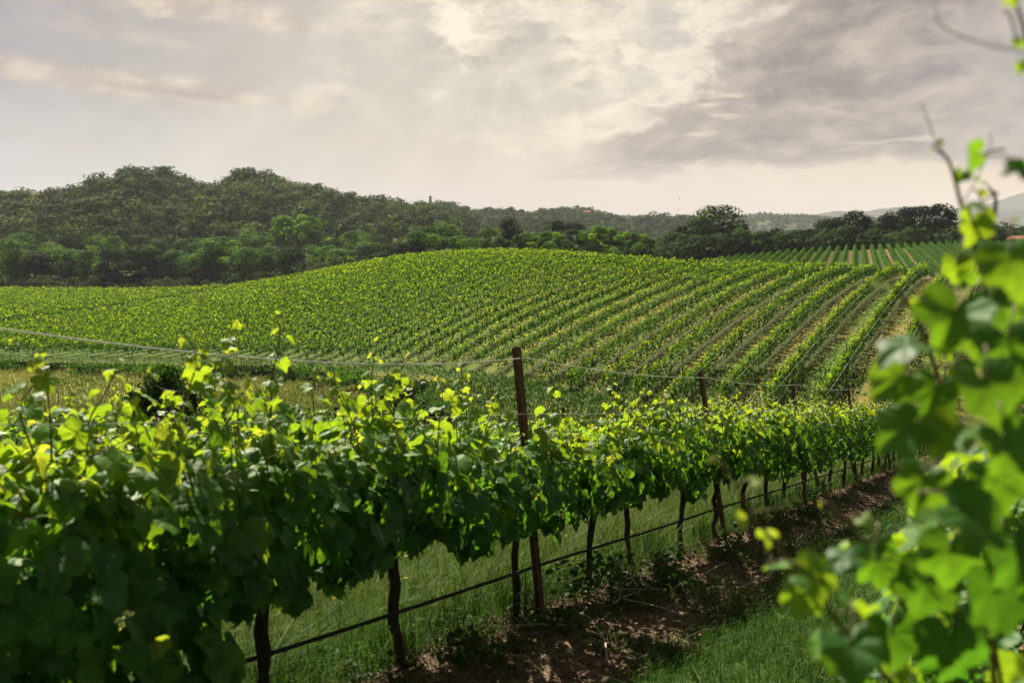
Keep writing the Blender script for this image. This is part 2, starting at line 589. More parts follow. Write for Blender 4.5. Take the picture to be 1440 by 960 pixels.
M_LEAF = leafy('vine_leaf',
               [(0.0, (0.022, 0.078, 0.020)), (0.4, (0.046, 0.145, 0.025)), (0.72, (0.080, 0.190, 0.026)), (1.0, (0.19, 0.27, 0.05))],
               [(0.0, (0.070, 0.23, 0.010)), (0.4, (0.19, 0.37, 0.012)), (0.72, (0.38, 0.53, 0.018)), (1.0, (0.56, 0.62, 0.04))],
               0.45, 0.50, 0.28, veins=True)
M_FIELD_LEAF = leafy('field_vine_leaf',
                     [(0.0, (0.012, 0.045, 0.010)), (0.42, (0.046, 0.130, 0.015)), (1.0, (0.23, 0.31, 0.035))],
                     [(0.0, (0.03, 0.10, 0.004)), (0.42, (0.12, 0.25, 0.008)), (1.0, (0.47, 0.63, 0.02))], 0.44, 0.7, 0.07)  # low and middle stops darkened to paint the shaded row sides
M_TREE = leafy('tree_leaf',
               [(0.0, (0.018, 0.036, 0.012)), (0.5, (0.035, 0.070, 0.018)), (1.0, (0.075, 0.115, 0.028))],
               [(0.0, (0.02, 0.05, 0.008)), (0.5, (0.05, 0.11, 0.012)), (1.0, (0.15, 0.22, 0.02))], 0.38, 0.75, 0.04, obj_tint=True)
M_WOODS = leafy('woods_leaf',
                [(0.0, (0.020, 0.040, 0.010)), (0.5, (0.052, 0.084, 0.018)), (1.0, (0.13, 0.17, 0.038))],
                [(0.0, (0.02, 0.04, 0.008)), (0.5, (0.05, 0.09, 0.012)), (1.0, (0.10, 0.14, 0.02))], 0.25, 0.8, 0.03,
                tint_stops=[(0.0, (0.55, 0.7, 0.7)), (0.35, (0.8, 0.9, 0.8)), (0.6, (1.0, 1.05, 0.9)), (0.8, (1.35, 1.3, 1.0)), (0.93, (1.6, 1.45, 0.9)), (1.0, (1.9, 1.35, 1.5))])
M_GRASS = leafy('grass_blade',
                [(0.0, (0.016, 0.046, 0.009)), (0.45, (0.036, 0.092, 0.013)), (0.75, (0.31, 0.30, 0.105)), (1.0, (0.42, 0.33, 0.15))],
                [(0.0, (0.03, 0.10, 0.008)), (0.45, (0.075, 0.17, 0.012)), (0.75, (0.26, 0.27, 0.05)), (1.0, (0.30, 0.22, 0.09))], 0.26, 0.6, 0.10)


def simple(name, c1, c2, scale, rough=0.85, spec=0.2, bstr=0.5, bdist=0.01, metal=0.0, stretch=None, detail=5):
    m, k, out = material(name)
    tc = k.new('ShaderNodeTexCoord')
    vec = tc.outputs['Object']
    if stretch:
        mp = k.new('ShaderNodeMapping')
        mp.inputs['Scale'].default_value = stretch
        k.l.new(vec, mp.inputs[0]); vec = mp.outputs[0]
    nz = k.noise(vec, scale, detail, 0.62)
    c = k.mix(k.step(nz, 0.3, 0.7), c1, c2)
    k.l.new(principled(k, c, rough, spec, nz, bstr, bdist, metal), out.inputs[0])
    return m


M_BARK = simple('vine_bark', (0.020, 0.015, 0.012), (0.060, 0.047, 0.038), 34, 0.9, 0.15, 1.0, 0.012, stretch=(1, 1, 0.18))
M_TRUNK = simple('tree_bark', (0.03, 0.024, 0.018), (0.07, 0.055, 0.04), 3, 0.9, 0.1, 0.8, 0.05, stretch=(1, 1, 0.2))
M_CANE = simple('green_cane', (0.075, 0.085, 0.022), (0.12, 0.07, 0.035), 14, 0.55, 0.3, 0.2, 0.003)
M_RUST = simple('rusty_steel', (0.060, 0.022, 0.014), (0.120, 0.050, 0.030), 35, 0.75, 0.3, 0.6, 0.004)
M_WIRE = simple('galvanised_wire', (0.66, 0.66, 0.65), (0.85, 0.85, 0.83), 60, 0.6, 0.2, 0.1, 0.001, metal=0.0)
M_HOSE = simple('black_hose', (0.014, 0.014, 0.016), (0.03, 0.03, 0.034), 40, 0.7, 0.12, 0.2, 0.002)
M_TWIG = simple('dry_cane', (0.24, 0.19, 0.145), (0.46, 0.39, 0.33), 40, 0.8, 0.2, 0.5, 0.003)
M_BRICK = simple('old_brick', (0.11, 0.06, 0.042), (0.19, 0.12, 0.09), 1.2, 0.9, 0.1, 0.5, 0.05)
M_WALL = simple('plaster_wall', (0.45, 0.38, 0.32), (0.55, 0.48, 0.42), 1, 0.9, 0.1, 0.2, 0.02)
M_TILE = simple('clay_tile', (0.26, 0.11, 0.07), (0.38, 0.18, 0.12), 3, 0.85, 0.1, 0.5, 0.05)
M_POLE = simple('pale_pole', (0.42, 0.40, 0.37), (0.52, 0.50, 0.47), 4, 0.8, 0.2, 0.2, 0.01)
M_BIRD = simple('bird_feather', (0.02, 0.02, 0.022), (0.04, 0.04, 0.04), 20, 0.7, 0.2, 0.2, 0.002)
M_DARKPOST = simple('weathered_post', (0.035, 0.025, 0.02), (0.08, 0.062, 0.05), 12, 0.9, 0.15, 0.5, 0.01, stretch=(1, 1, 0.2))


def litter_mat():
    m, k, out = material('dry_litter')
    c = k.ramp(k.attr('age'), [(0.0, (0.045, 0.026, 0.018)), (0.45, (0.12, 0.070, 0.045)), (0.8, (0.21, 0.14, 0.072)), (1.0, (0.36, 0.27, 0.16))])
    k.l.new(principled(k, c, 0.75, 0.25), out.inputs[0])
    return m


M_LITTER = litter_mat()


def flower_mat():
    m, k, out = material('yellow_petal')
    c = k.ramp(k.attr('age'), [(0.0, (0.55, 0.36, 0.01)), (1.0, (0.72, 0.55, 0.02))])
    k.l.new(principled(k, c, 0.6, 0.2), out.inputs[0])
    return m


M_FLOWER = flower_mat()

DF = norm(np.array([0.5, 1.0]))                 # the hill rows run this way
NF = np.array([-DF[1], DF[0]])
DG = norm(np.array([0.343, 1.0]))               # the second field's rows
NG = np.array([-DG[1], DG[0]])
SP1, SP2 = 2.8, 1.5


def ground_mat():
    m, k, out = material('ground_cover')
    geo = k.new('ShaderNodeNewGeometry')
    P = geo.outputs['Position']
    n_big = k.noise(P, 0.06, 4, 0.6)
    n_mid = k.noise(P, 0.9, 5, 0.6)
    n_fine = k.noise(P, 14.0, 6, 0.65)
    n_grit = k.noise(P, 60.0, 4, 0.6)
    grass = k.mix(k.step(n_mid, 0.3, 0.7), (0.030, 0.062, 0.016), (0.070, 0.110, 0.026))
    grass = k.mix(k.m('MULTIPLY', k.step(n_big, 0.5, 0.7), 0.5), grass, (0.15, 0.15, 0.05))
    soil = k.mix(k.step(n_fine, 0.3, 0.7), (0.086, 0.064, 0.040), (0.240, 0.182, 0.116))
    soil = k.mix(k.step(n_grit, 0.58, 0.72), soil, (0.26, 0.19, 0.13))
    straw = k.mix(k.step(n_mid, 0.25, 0.75), (0.20, 0.20, 0.065), (0.34, 0.32, 0.12))
    straw = k.mix(k.step(n_big, 0.52, 0.70), straw, (0.10, 0.14, 0.04))
    sep = k.new('ShaderNodeSeparateXYZ')
    k.l.new(P, sep.inputs[0])
    wob = k.m('MULTIPLY', k.m('SUBTRACT', n_mid, 0.5), 0.5)

    def stripe(nv, period, off=0.0):
        d = k.m('ADD', k.m('MULTIPLY', sep.outputs[0], float(nv[0])), k.m('MULTIPLY', sep.outputs[1], float(nv[1])))
        d = k.m('ADD', k.m('ADD', d, wob), off)
        return k.m('DIVIDE', k.m('PINGPONG', d, period / 2), period / 2)      # 0 on the row, 1 mid-lane

    tan = k.mix(k.step(n_fine, 0.3, 0.7), (0.14, 0.105, 0.035), (0.26, 0.195, 0.065))
    lane = k.mix(k.step(n_mid, 0.35, 0.65), (0.045, 0.090, 0.016), (0.090, 0.135, 0.028))
    s1 = stripe(NF, SP1)
    alt = stripe(NF, SP1 * 2, SP1 * 0.5)
    dryness = k.m('ADD', k.m('MULTIPLY', k.step(alt, 0.45, 0.55), 0.38), k.m('MULTIPLY', k.step(k.m('ADD', n_big, k.m('MULTIPLY', k.m('SUBTRACT', n_mid, .5), .6)), 0.42, 0.62), 0.32))
    dryness = k.m('MULTIPLY', dryness, k.step(sep.outputs[0], -18.0, 8.0))
    mid = k.mix(dryness, lane, tan)
    track = k.m('MULTIPLY', k.m('MULTIPLY', k.step(s1, 0.30, 0.42), k.step(sep.outputs[0], -18.0, 8.0)), k.m('SUBTRACT', 1.0, k.step(s1, 0.62, 0.78)))
    fld = k.mix(k.m('MULTIPLY', track, 0.35), mid, tan)
    fld = k.mix(k.step(s1, 0.28, 0.36), (0.046, 0.058, 0.020), fld)
    a2 = stripe(NG, SP2 * 2, SP2 * 0.5)
    fld2 = k.mix(k.step(a2, 0.42, 0.5), (0.045, 0.075, 0.020), (0.13, 0.10, 0.05))
    c = k.mix(k.attr('soil'), grass, soil)
    c = k.mix(k.attr('meadow'), c, straw)
    c = k.mix(k.attr('field'), c, fld)
    c = k.mix(k.attr('field_two'), c, fld2)
    c = k.mix(k.attr('track'), c, tan)
    h = k.m('ADD', k.m('MULTIPLY', n_fine, 0.6), k.m('MULTIPLY', n_grit, 0.4))
    k.l.new(principled(k, c, 0.95, 0.04, h, 0.9, 0.04), out.inputs[0])
    return m


def hill_mat(name, c1, c2, c3, s1, s2):
    m, k, out = material(name)
    geo = k.new('ShaderNodeNewGeometry')
    a = k.noise(geo.outputs['Position'], s1, 5, 0.6)
    b = k.noise(geo.outputs['Position'], s2, 4, 0.6)
    c = k.mix(k.step(b, 0.35, 0.65), c1, c2)
    c = k.mix(k.step(a, 0.56, 0.66), c, c3)
    k.l.new(principled(k, c, 0.95, 0.05, b, 1.0, 0.3 / s2), out.inputs[0])
    return m


# ------------------------------------------------------------------ ground sheet
def region_weights(x, y):
    tx = x / np.maximum(y, 1e-3)
    s = D1[0] * x + D1[1] * y
    n = N1[0] * x + N1[1] * y
    w = 0.30 * fbm(s * 0.9, n * 2.0, 5) + 0.22 * fbm(s * 3.1, n * 4.0, 6)
    soil = smooth(n + w, 1.95, 2.2) * (1 - smooth(n + w, 3.05, 3.4)) * (y > -15) * (1 - smooth(s, 40, 50))
    soil2 = smooth(n + w, -0.65, -0.45) * (1 - smooth(n + w, 0.25, 0.6)) * (y > -15) * (1 - smooth(s, 40, 50))
    soil3 = smooth(n + w, 5.5, 5.7) * (1 - smooth(n + w, 6.0, 6.3)) * (1 - smooth(s, 40, 50)) * 0.5
    soil = np.maximum(np.maximum(soil, soil2), soil3)
    yb = col(tx, CYB); yc = col(tx, CYC)
    front = y > 20
    field = smooth(y, yb - 2, yb + 2) * (1 - smooth(y, yc * 1.03, yc * 1.08)) * front
    f2 = smooth(y, yc * 1.08, yc * 1.11) * (1 - smooth(y, 193, 196)) * smooth(tx, 0.19, 0.20) * front
    mead = smooth(y, 66, 72) * (1 - smooth(y, yb - 11, yb - 8)) * (1 - smooth(tx, -0.17, -0.10)) * front
    track = smooth(y, yb - 8, yb - 6.5) * (1 - smooth(y, yb - 5, yb - 3.5)) * front * (tx < 0.2) * 0.35
    return soil, mead, field, f2, track


def build_ground():
    ang = np.concatenate([np.linspace(-180, -46, 30), np.arange(-44, 44.01, 0.28), np.linspace(46, 180, 30)])
    ang = np.radians(ang)
    rad = np.concatenate([np.geomspace(0.6, 30, 190), np.geomspace(30.6, 330, 200), np.geomspace(340, 9000, 60)])
    A, Rr = np.meshgrid(ang, rad, indexing='ij')
    x = np.sin(A) * Rr; y = np.cos(A) * Rr
    z = H(x, y)
    z[:, Rr[0] > 600] = -18.5
    soil, mead, field, f2, track = region_weights(x, y)
    near = np.exp(-(Rr / 25) ** 2)
    z = z + near * (soil * (0.035 * fbm(x * 5, y * 5, 2) + 0.02 * vnoise(x * 19, y * 19, 9)) + 0.03 * fbm(x * 1.3, y * 1.3, 4))
    na, nr = A.shape
    v = np.stack([x, y, z], -1).reshape(-1, 3)
    v = np.concatenate([v, [[0, 0, float(H(np.array(0.), np.array(0.)))]]])
    i = np.arange(na - 1)[:, None] * nr; j = np.arange(nr - 1)[None, :]
    q = np.stack([i + j, i + j + 1, i + nr + j + 1, i + nr + j], -1).reshape(-1, 4)[:, ::-1]
    c = len(v) - 1
    ii = np.arange(na - 1) * nr
    t = np.stack([np.full(na - 1, c), ii + nr, ii], -1)
    pad = lambda a: np.concatenate([a.ravel(), [0]])
    me = make_mesh('ground', v, [q, t], ground_mat(), dict(soil=pad(soil), meadow=pad(mead), field=pad(field), field_two=pad(f2), track=pad(track)))
    tag(link('ground', me), kind='structure')


build_ground()


# ------------------------------------------------------------------ hills and mountains
def hill(name, Y, sil, front, back, mat, seed, rough, zoff=0.0, base=-19.5):
    """A ridge whose crest line is seen along the photo pixels SIL from the front, with real depth on both sides."""
    sil = np.array(sil, float)
    px = np.linspace(sil[0, 0], sil[-1, 0], 220)
    top = np.interp(px, sil[:, 0], sil[:, 1])
    ker = np.ones(7) / 7
    top = np.convolve(np.pad(top, 3, mode='edge'), ker, 'valid')
    tt = np.concatenate([np.linspace(-1, 0, 44), np.linspace(0, 1, 20)[1:]])
    X = np.empty((len(px), len(tt))); Yy = X.copy(); Z = X.copy()
    for i, (p, t) in enumerate(zip(px, top)):
        pt = pix(p, t, Y)
        end = min(1.0, min(i, len(px) - 1 - i) / 10.0)
        zt = base + (pt[2] + zoff - base) * (0.15 + 0.85 * math.sqrt(end))
        for j, q in enumerate(tt):
            d = front if q < 0 else back
            f = (1 - abs(q)) ** 1.0 if q < 0 else (1 - q) ** 1.2
            f = f * (2 - f) if q >= 0 else math.sin(f * math.pi / 2) ** 1.15
            yy = Y + q * d
            X[i, j] = pt[0] / pt[1] * (Y + q * d * 0.7); Yy[i, j] = yy
            Z[i, j] = base + (zt - base) * f
    Hh = rough * fbm(X / (Y * 0.06), Yy / (Y * 0.06), seed, 4)
    w = np.clip(-np.array(tt), 0, 1)[None, :] * 4
    Z = Z + Hh * np.clip(w, 0, 1)
    n, m_ = X.shape
    v = np.stack([X, Yy, Z], -1).reshape(-1, 3)
    i = np.arange(n - 1)[:, None] * m_; j = np.arange(m_ - 1)[None, :]
    q = np.stack([i + j, i + m_ + j, i + m_ + j + 1, i + j + 1], -1).reshape(-1, 4)
    o = link(name, make_mesh(name, v, [q], mat))
    tag(o, kind='structure')
    return X, Yy, Z


M_H1 = hill_mat('wooded_floor', (0.020, 0.034, 0.014), (0.036, 0.050, 0.020), (0.06, 0.07, 0.03), 0.01, 0.12)
M_H2 = hill_mat('far_wooded_slope', (0.030, 0.046, 0.022), (0.055, 0.075, 0.034), (0.15, 0.18, 0.07), 0.006, 0.05)
M_H3 = hill_mat('distant_mountain', (0.045, 0.055, 0.045), (0.07, 0.075, 0.055), (0.09, 0.095, 0.06), 0.0015, 0.008)

SIL1 = [(-420, 320), (-250, 308), (-100, 302), (0, 302), (60, 304), (118, 303), (150, 290), (180, 278), (205, 274), (235, 270), (262, 282), (285, 296), (305, 298), (325, 291), (345, 279), (370, 276), (400, 287), (440, 298), (480, 308), (520, 312), (560, 320), (610, 320), (680, 326)]
SIL2 = [(420, 319), (470, 313), (505, 303), (530, 301), (560, 313), (580, 308), (605, 304), (640, 304), (662, 313), (690, 309), (720, 310), (745, 314), (770, 308), (810, 307), (840, 311), (880, 324), (930, 321), (1000, 324)]
SIL3 = [(700, 312), (860, 311), (920, 312), (960, 313), (1010, 314), (1060, 309), (1100, 311), (1125, 309), (1180, 316), (1260, 321)]
SIL4 = [(980, 321), (1060, 316), (1130, 306), (1165, 298), (1200, 301), (1240, 293), (1275, 297), (1330, 308), (1420, 318)]
SIL5 = [(1180, 318), (1260, 308), (1300, 298), (1340, 293), (1370, 291), (1400, 284), (1440, 270), (1500, 258), (1600, 262), (1800, 280), (2000, 300), (2200, 318)]
HX1 = hill('hill', 690, SIL1, 300, 200, M_H1, 3, 7.0)
HX2 = hill('hill', 1250, SIL2, 520, 350, M_H1, 8, 12.0)
HX3 = hill('hill', 2600, SIL3, 900, 700, M_H2, 13, 18.0)
HX4 = hill('mountain', 4300, SIL4, 1100, 1000, M_H3, 21, 30.0)
HX5 = hill('mountain', 5700, SIL5, 1700, 1500, M_H3, 27, 50.0)


# ------------------------------------------------------------------ trees
def crown_template(N, rng, kind, size):
    """Leaf-clump faces of one crown inside a unit-high tree (height 1, half width about 0.42)."""
    L = {'round': 24, 'tall': 24, 'feather': 30, 'dome': 26, 'far': 7}[kind]
    th = rng.uniform(0, 2 * math.pi, L)
    hz = rng.uniform(0.0, 1.0, L)
    if kind == 'tall':
        prof = 0.34 * np.sin(np.clip(hz * 0.85 + 0.13, 0, 1) * math.pi) ** 0.7
        c = np.stack([np.cos(th) * prof * rng.uniform(.3, 1, L), np.sin(th) * prof * rng.uniform(.3, 1, L), 0.10 + hz * 0.80], -1)
        r = rng.uniform(0.10, 0.18, L)
    elif kind == 'feather':
        prof = 0.42 * np.sin(np.clip(hz * 0.8 + 0.15, 0, 1) * math.pi) ** 0.6
        c = np.stack([np.cos(th) * prof * rng.uniform(.2, 1, L), np.sin(th) * prof * rng.uniform(.2, 1, L), 0.08 + hz * 0.82], -1)
        r = rng.uniform(0.07, 0.14, L)
    else:
        prof = 0.36 * np.sqrt(np.clip(1 - (hz * 1.35 - 0.45) ** 2, 0.05, 1))
        c = np.stack([np.cos(th) * prof * rng.uniform(.25, 1, L), np.sin(th) * prof * rng.uniform(.25, 1, L), 0.10 + hz * 0.74], -1)
        r = rng.uniform(0.09, 0.18, L)
        if kind == 'dome':
            r = rng.uniform(0.08, 0.16, L)
        if kind == 'far':
            r = rng.uniform(0.20, 0.30, L)
    li = rng.integers(0, L, N)
    d = norm(rng.normal(size=(N, 3)))
    d[:, 2] = np.where(d[:, 2] < -0.5, -d[:, 2], d[:, 2])
    rr = r[li] * np.where(rng.random(N) < 0.75, rng.uniform(0.82, 1.12, N), rng.uniform(0.3, 0.9, N))
    pos = c[li] + d * rr[:, None] * np.array([1, 1, 0.85])
    pos[:, 2] = np.clip(pos[:, 2], 0.03, 1.02)
    nor = d * 0.9 + np.array([0, 0, .25]) + rng.normal(size=(N, 3)) * (0.16 if kind == 'far' else 0.34)
    age = np.clip(0.42 + 0.35 * rng.normal(size=L)[li] * 0.6 + rng.normal(size=N) * 0.16, 0, 1)
    sz = size * rng.uniform(0.6, 1.4, N)
    return pos, nor, sz, age, c


def tree_kind(kind, seed, N, size, ht=12.0):
    rng = np.random.default_rng(seed)
    pos, nor, sz, age, c = crown_template(N, rng, kind, size)
    g = Geo()
    v, p = quads(pos * ht, nor, sz * ht, rng, 1.3 if kind == 'feather' else 1.0)
    g.add(v, p, 0, age=np.repeat(age, 4))
    crown = g.mesh('crown', M_TREE)
    t = Geo()
    tp = np.array([[0, 0, -0.03], [0.01, 0.0, 0.15], [-0.01, 0.01, 0.4], [0.0, 0.0, 0.72]]) * ht
    v, p = tube(tp, np.array([0.030, 0.022, 0.015, 0.004]) * ht, 8)
    t.add(v, p)
    for q in c[:12]:
        b = np.array([0, 0, max(0.1, q[2] * 0.55)])
        mid = (b + q) / 2 + np.array([0, 0, -0.02])
        v, p = tube(np.stack([b, mid, q]) * ht, np.array([0.010, 0.007, 0.002]) * ht, 5)
        t.add(v, p)
    return crown, t.mesh('trunk', M_TRUNK)


TREE_LIB = {}
for kd, n_, s_ in (('round', 5200, 0.030), ('tall', 5600, 0.026), ('feather', 7000, 0.030), ('dome', 6000, 0.026)):
    TREE_LIB[kd] = [tree_kind(kd, 100 + i * 7 + len(kd), n_, s_) for i in range(3)]

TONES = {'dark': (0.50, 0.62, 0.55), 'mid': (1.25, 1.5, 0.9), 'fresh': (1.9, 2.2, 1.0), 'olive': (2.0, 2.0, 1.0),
         'grey': (1.3, 1.5, 1.5), 'light': (2.9, 2.9, 1.3), 'black': (0.30, 0.37, 0.36)}  # 'black' paints the backlit darkness of the grove into the leaf tint
TONE_WORD = {'dark': 'dark green', 'mid': 'mid green', 'fresh': 'fresh green', 'olive': 'olive green', 'grey': 'greyish green', 'light': 'pale yellow-green', 'black': 'almost black'}
KIND_WORD = {'round': 'round', 'tall': 'tall uneven', 'feather': 'feathery', 'dome': 'domed'}
ORD = ['zeroth', 'first', 'second', 'third', 'fourth', 'fifth', 'sixth', 'seventh', 'eighth', 'ninth', 'tenth', 'eleventh', 'twelfth', 'thirteenth', 'fourteenth',
       'fifteenth', 'sixteenth', 'seventeenth', 'eighteenth', 'nineteenth', 'twentieth']
TENS = {2: 'twenty', 3: 'thirty', 4: 'forty', 5: 'fifty', 6: 'sixty', 7: 'seventy', 8: 'eighty', 9: 'ninety'}


def ordinal(i):
    if i <= 20:
        return ORD[i]
    t, u = divmod(i, 10)
    if t >= 10:
        return 'hundred-and-' + ordinal(i - 100) if i > 100 else 'hundredth'
    return TENS[t] + '-' + ORD[u] if u else TENS[t][:-1] + 'ieth'


BELTS = [
    ('the low tree belt', 'trees in the belt below the wooded hill', 320, [
        (-40, 333, 70, 'round', 'dark'), (12, 334, 60, 'round', 'olive'), (48, 352, 56, 'round', 'black'), (84, 330, 66, 'round', 'fresh'), (66, 366, 44, 'dome', 'black'),
        (112, 346, 60, 'dome', 'mid'), (140, 362, 46, 'round', 'fresh'), (163, 338, 62, 'dome', 'black'), (196, 343, 66, 'round', 'dark'), (226, 336, 50, 'round', 'fresh'),
        (247, 343, 38, 'dome', 'grey'), (286, 334, 64, 'round', 'fresh'), (268, 368, 44, 'round', 'mid'), (312, 330, 58, 'round', 'mid'), (342, 342, 60, 'dome', 'fresh'),
        (376, 338, 60, 'round', 'mid'), (408, 345, 54, 'round', 'dark'), (452, 340, 56, 'dome', 'fresh'), (436, 362, 50, 'round', 'mid'), (486, 342, 58, 'dome', 'olive'), (522, 338, 60, 'round', 'mid')]),
    ('the row behind the belt', 'taller trees behind the belt', 385, [
        (20, 318, 60, 'round', 'mid'), (98, 318, 52, 'round', 'dark'), (150, 326, 54, 'dome', 'olive'), (215, 322, 60, 'round', 'dark'), (268, 325, 50, 'dome', 'mid'), (306, 317, 52, 'round', 'black'),
        (332, 310, 62, 'round', 'olive'), (372, 322, 50, 'dome', 'fresh'), (404, 304, 56, 'feather', 'light'), (432, 301, 54, 'feather', 'light'), (470, 325, 48, 'dome', 'mid'),
        (500, 318, 54, 'dome', 'fresh'), (548, 322, 54, 'round', 'dark')]),
    ('the crest clump', 'trees behind the vineyard crest', 262, [
        (556, 333, 52, 'dome', 'dark'), (590, 322, 56, 'round', 'mid'), (622, 311, 58, 'round', 'olive'), (652, 324, 48, 'dome', 'fresh'), (690, 310, 40, 'dome', 'olive'),
        (717, 303, 36, 'round', 'black'), (744, 317, 38, 'dome', 'fresh'), (795, 299, 58, 'dome', 'black'), (672, 336, 44, 'feather', 'fresh'), (708, 333, 40, 'feather', 'mid')]),
    ('the pale crest thicket', 'pale feathery trees behind the crest', 236, [
        (742, 327, 46, 'feather', 'olive'), (772, 324, 44, 'feather', 'light'), (757, 332, 40, 'feather', 'light'), (789, 330, 40, 'feather', 'olive'), (822, 328, 42, 'feather', 'light'), (852, 327, 42, 'feather', 'olive'), (881, 325, 42, 'feather', 'light'), (806, 321, 46, 'feather', 'olive'), (838, 318, 44, 'feather', 'light'), (866, 320, 46, 'feather', 'light'),
        (896, 327, 44, 'feather', 'light'), (910, 335, 34, 'feather', 'olive')]),
    ('the dark far grove', 'dark trees beyond the second vineyard', 252, [
        (957, 319, 54, 'dome', 'mid'), (1000, 286, 90, 'round', 'dark'), (972, 312, 56, 'dome', 'dark'), (1026, 308, 50, 'round', 'dark'), (1037, 317, 36, 'feather', 'mid'), (1052, 333, 34, 'dome', 'black'), (1070, 329, 40, 'round', 'black'), (1020, 330, 40, 'dome', 'dark'), (985, 333, 40, 'round', 'dark'), (1088, 326, 40, 'dome', 'black'), (1120, 322, 40, 'round', 'black'), (1150, 318, 40, 'dome', 'black'), (1175, 315, 42, 'round', 'black'), (1204, 313, 42, 'dome', 'black'), (1232, 313, 40, 'round', 'black'), (1258, 306, 40, 'dome', 'black'), (1283, 303, 44, 'round', 'black'), (1312, 300, 40, 'dome', 'black'),
        (1104, 314, 46, 'round', 'black'), (1136, 314, 44, 'dome', 'black'), (1160, 305, 40, 'tall', 'black'), (1187, 286, 62, 'round', 'black'), (1217, 300, 38, 'tall', 'black'),
        (1246, 296, 44, 'round', 'black'), (1270, 290, 40, 'tall', 'black'), (1300, 273, 80, 'dome', 'black'), (1334, 291, 36, 'tall', 'black'), (1322, 306, 40, 'round', 'black'),
        (1384, 322, 34, 'round', 'black'), (1408, 321, 30, 'dome', 'dark'), (1360, 316, 40, 'round', 'black'), (1440, 316, 40, 'round', 'dark')]),
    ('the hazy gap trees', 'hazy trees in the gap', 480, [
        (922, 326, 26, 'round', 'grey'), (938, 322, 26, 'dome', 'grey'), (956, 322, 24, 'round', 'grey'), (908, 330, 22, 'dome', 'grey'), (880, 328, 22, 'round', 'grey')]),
]
trng = np.random.default_rng(5)
for place, group, Yb, lst in BELTS:
    order = sorted(range(len(lst)), key=lambda i: lst[i][0])
    vis = [i for i in order if 0 <= lst[i][0] < 1440]
    for i, (px, ty, wpx, kd, tone) in enumerate(lst):
        Y = Yb + trng.uniform(-10, 10)
        p = pix(px, ty, Y)
        gz = float(H(np.array(p[0]), np.array(Y))) - 0.1
        ht = max(3.5, p[2] - gz)
        wid = wpx / FPX * Y
        if i in vis:
            ab = vis.index(i) + 1
            lab = f'{TONE_WORD[tone]} {KIND_WORD[kd]} tree, {ordinal(ab)} from left in {place}'
        else:
            lab = f'{TONE_WORD[tone]} tree at the outer {"left" if px < 0 else "right"} end of {place}'
        t = thing({'feather': 'feathery_tree'}.get(kd, 'broadleaf_tree'), (p[0], Y, gz), lab, 'tree', group)
        cm, tm = TREE_LIB[kd][i % 3]
        sxy = wid * 1.35 / (12.0 * 0.86)
        t.scale = (sxy, sxy, ht / 12.0)
        t.rotation_euler = (0, 0, trng.uniform(0, 6.28))
        c = link('crown', cm, t)
        j = trng.uniform(0.88, 1.14)
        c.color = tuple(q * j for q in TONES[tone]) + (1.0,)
        link('trunk', tm, t)


# woods on the hills: far-off masses, one object per hill
def woods(name, HX, rng, n, hts, cards, csize, tmin, group_mix):
    X, Y, Z = HX
    kinds = [crown_template(cards, np.random.default_rng(300 + i), 'far', csize) for i in range(10)]
    m = int(np.sum(np.linspace(-1, 0, 44) < 0) + 2)
    fi = rng.uniform(4, X.shape[0] - 5, n); fj = tmin + (m - tmin) * rng.uniform(0, 1, n) ** 0.72
    i = fi.astype(int); j = fj.astype(int); a = (fi - i)[:]; b = (fj - j)[:]

    def bl(Q):
        return (Q[i, j] * (1 - a) + Q[i + 1, j] * a) * (1 - b) + (Q[i, j + 1] * (1 - a) + Q[i + 1, j + 1] * a) * b
    x, y, z = bl(X), bl(Y), bl(Z)
    ht = rng.uniform(*hts, n)
    tint = np.clip(0.40 + 0.35 * fbm(x / 60, y / 60, 41) + rng.normal(size=n) * 0.26, 0, 1)
    g = Geo()
    pick = rng.integers(0, 10, n); rot = rng.uniform(0, 6.28, n)
    for q in range(10):
        s = np.where(pick == q)[0]
        pos, nor, sz, age, _ = kinds[q]
        ca, sa = np.cos(rot[s])[:, None], np.sin(rot[s])[:, None]
        w = (ht[s] * rng.uniform(0.9, 1.3, len(s)))[:, None]
        px = x[s][:, None] + (pos[None, :, 0] * ca - pos[None, :, 1] * sa) * w
        py = y[s][:, None] + (pos[None, :, 0] * sa + pos[None, :, 1] * ca) * w
        pz = z[s][:, None] - 0.8 + pos[None, :, 2] * ht[s][:, None]
        nx = nor[None, :, 0] * ca - nor[None, :, 1] * sa
        ny = nor[None, :, 0] * sa + nor[None, :, 1] * ca
        nz = np.broadcast_to(nor[None, :, 2], nx.shape)
        P = np.stack([px, py, pz], -1).reshape(-1, 3); Nn = np.stack([nx, ny, nz], -1).reshape(-1, 3)
        S = (sz[None, :] * ht[s][:, None]).ravel()
        v, p = quads(P, Nn, S, rng)
        g.add(v, p, 0, age=np.repeat(np.tile(age, len(s)), 4), tint=np.repeat(np.repeat(tint[s], cards), 4))
    tag(link(name, g.mesh(name, M_WOODS)), kind='stuff')


woods('woods', HX1, np.random.default_rng(1), 1500, (10, 20), 380, 0.082, 3, 0)
woods('woods', HX2, np.random.default_rng(2), 2600, (8, 16), 100, 0.15, 6, 0)
woods('woods', HX3, np.random.default_rng(3), 3000, (9, 16), 14, 0.35, 10, 0)


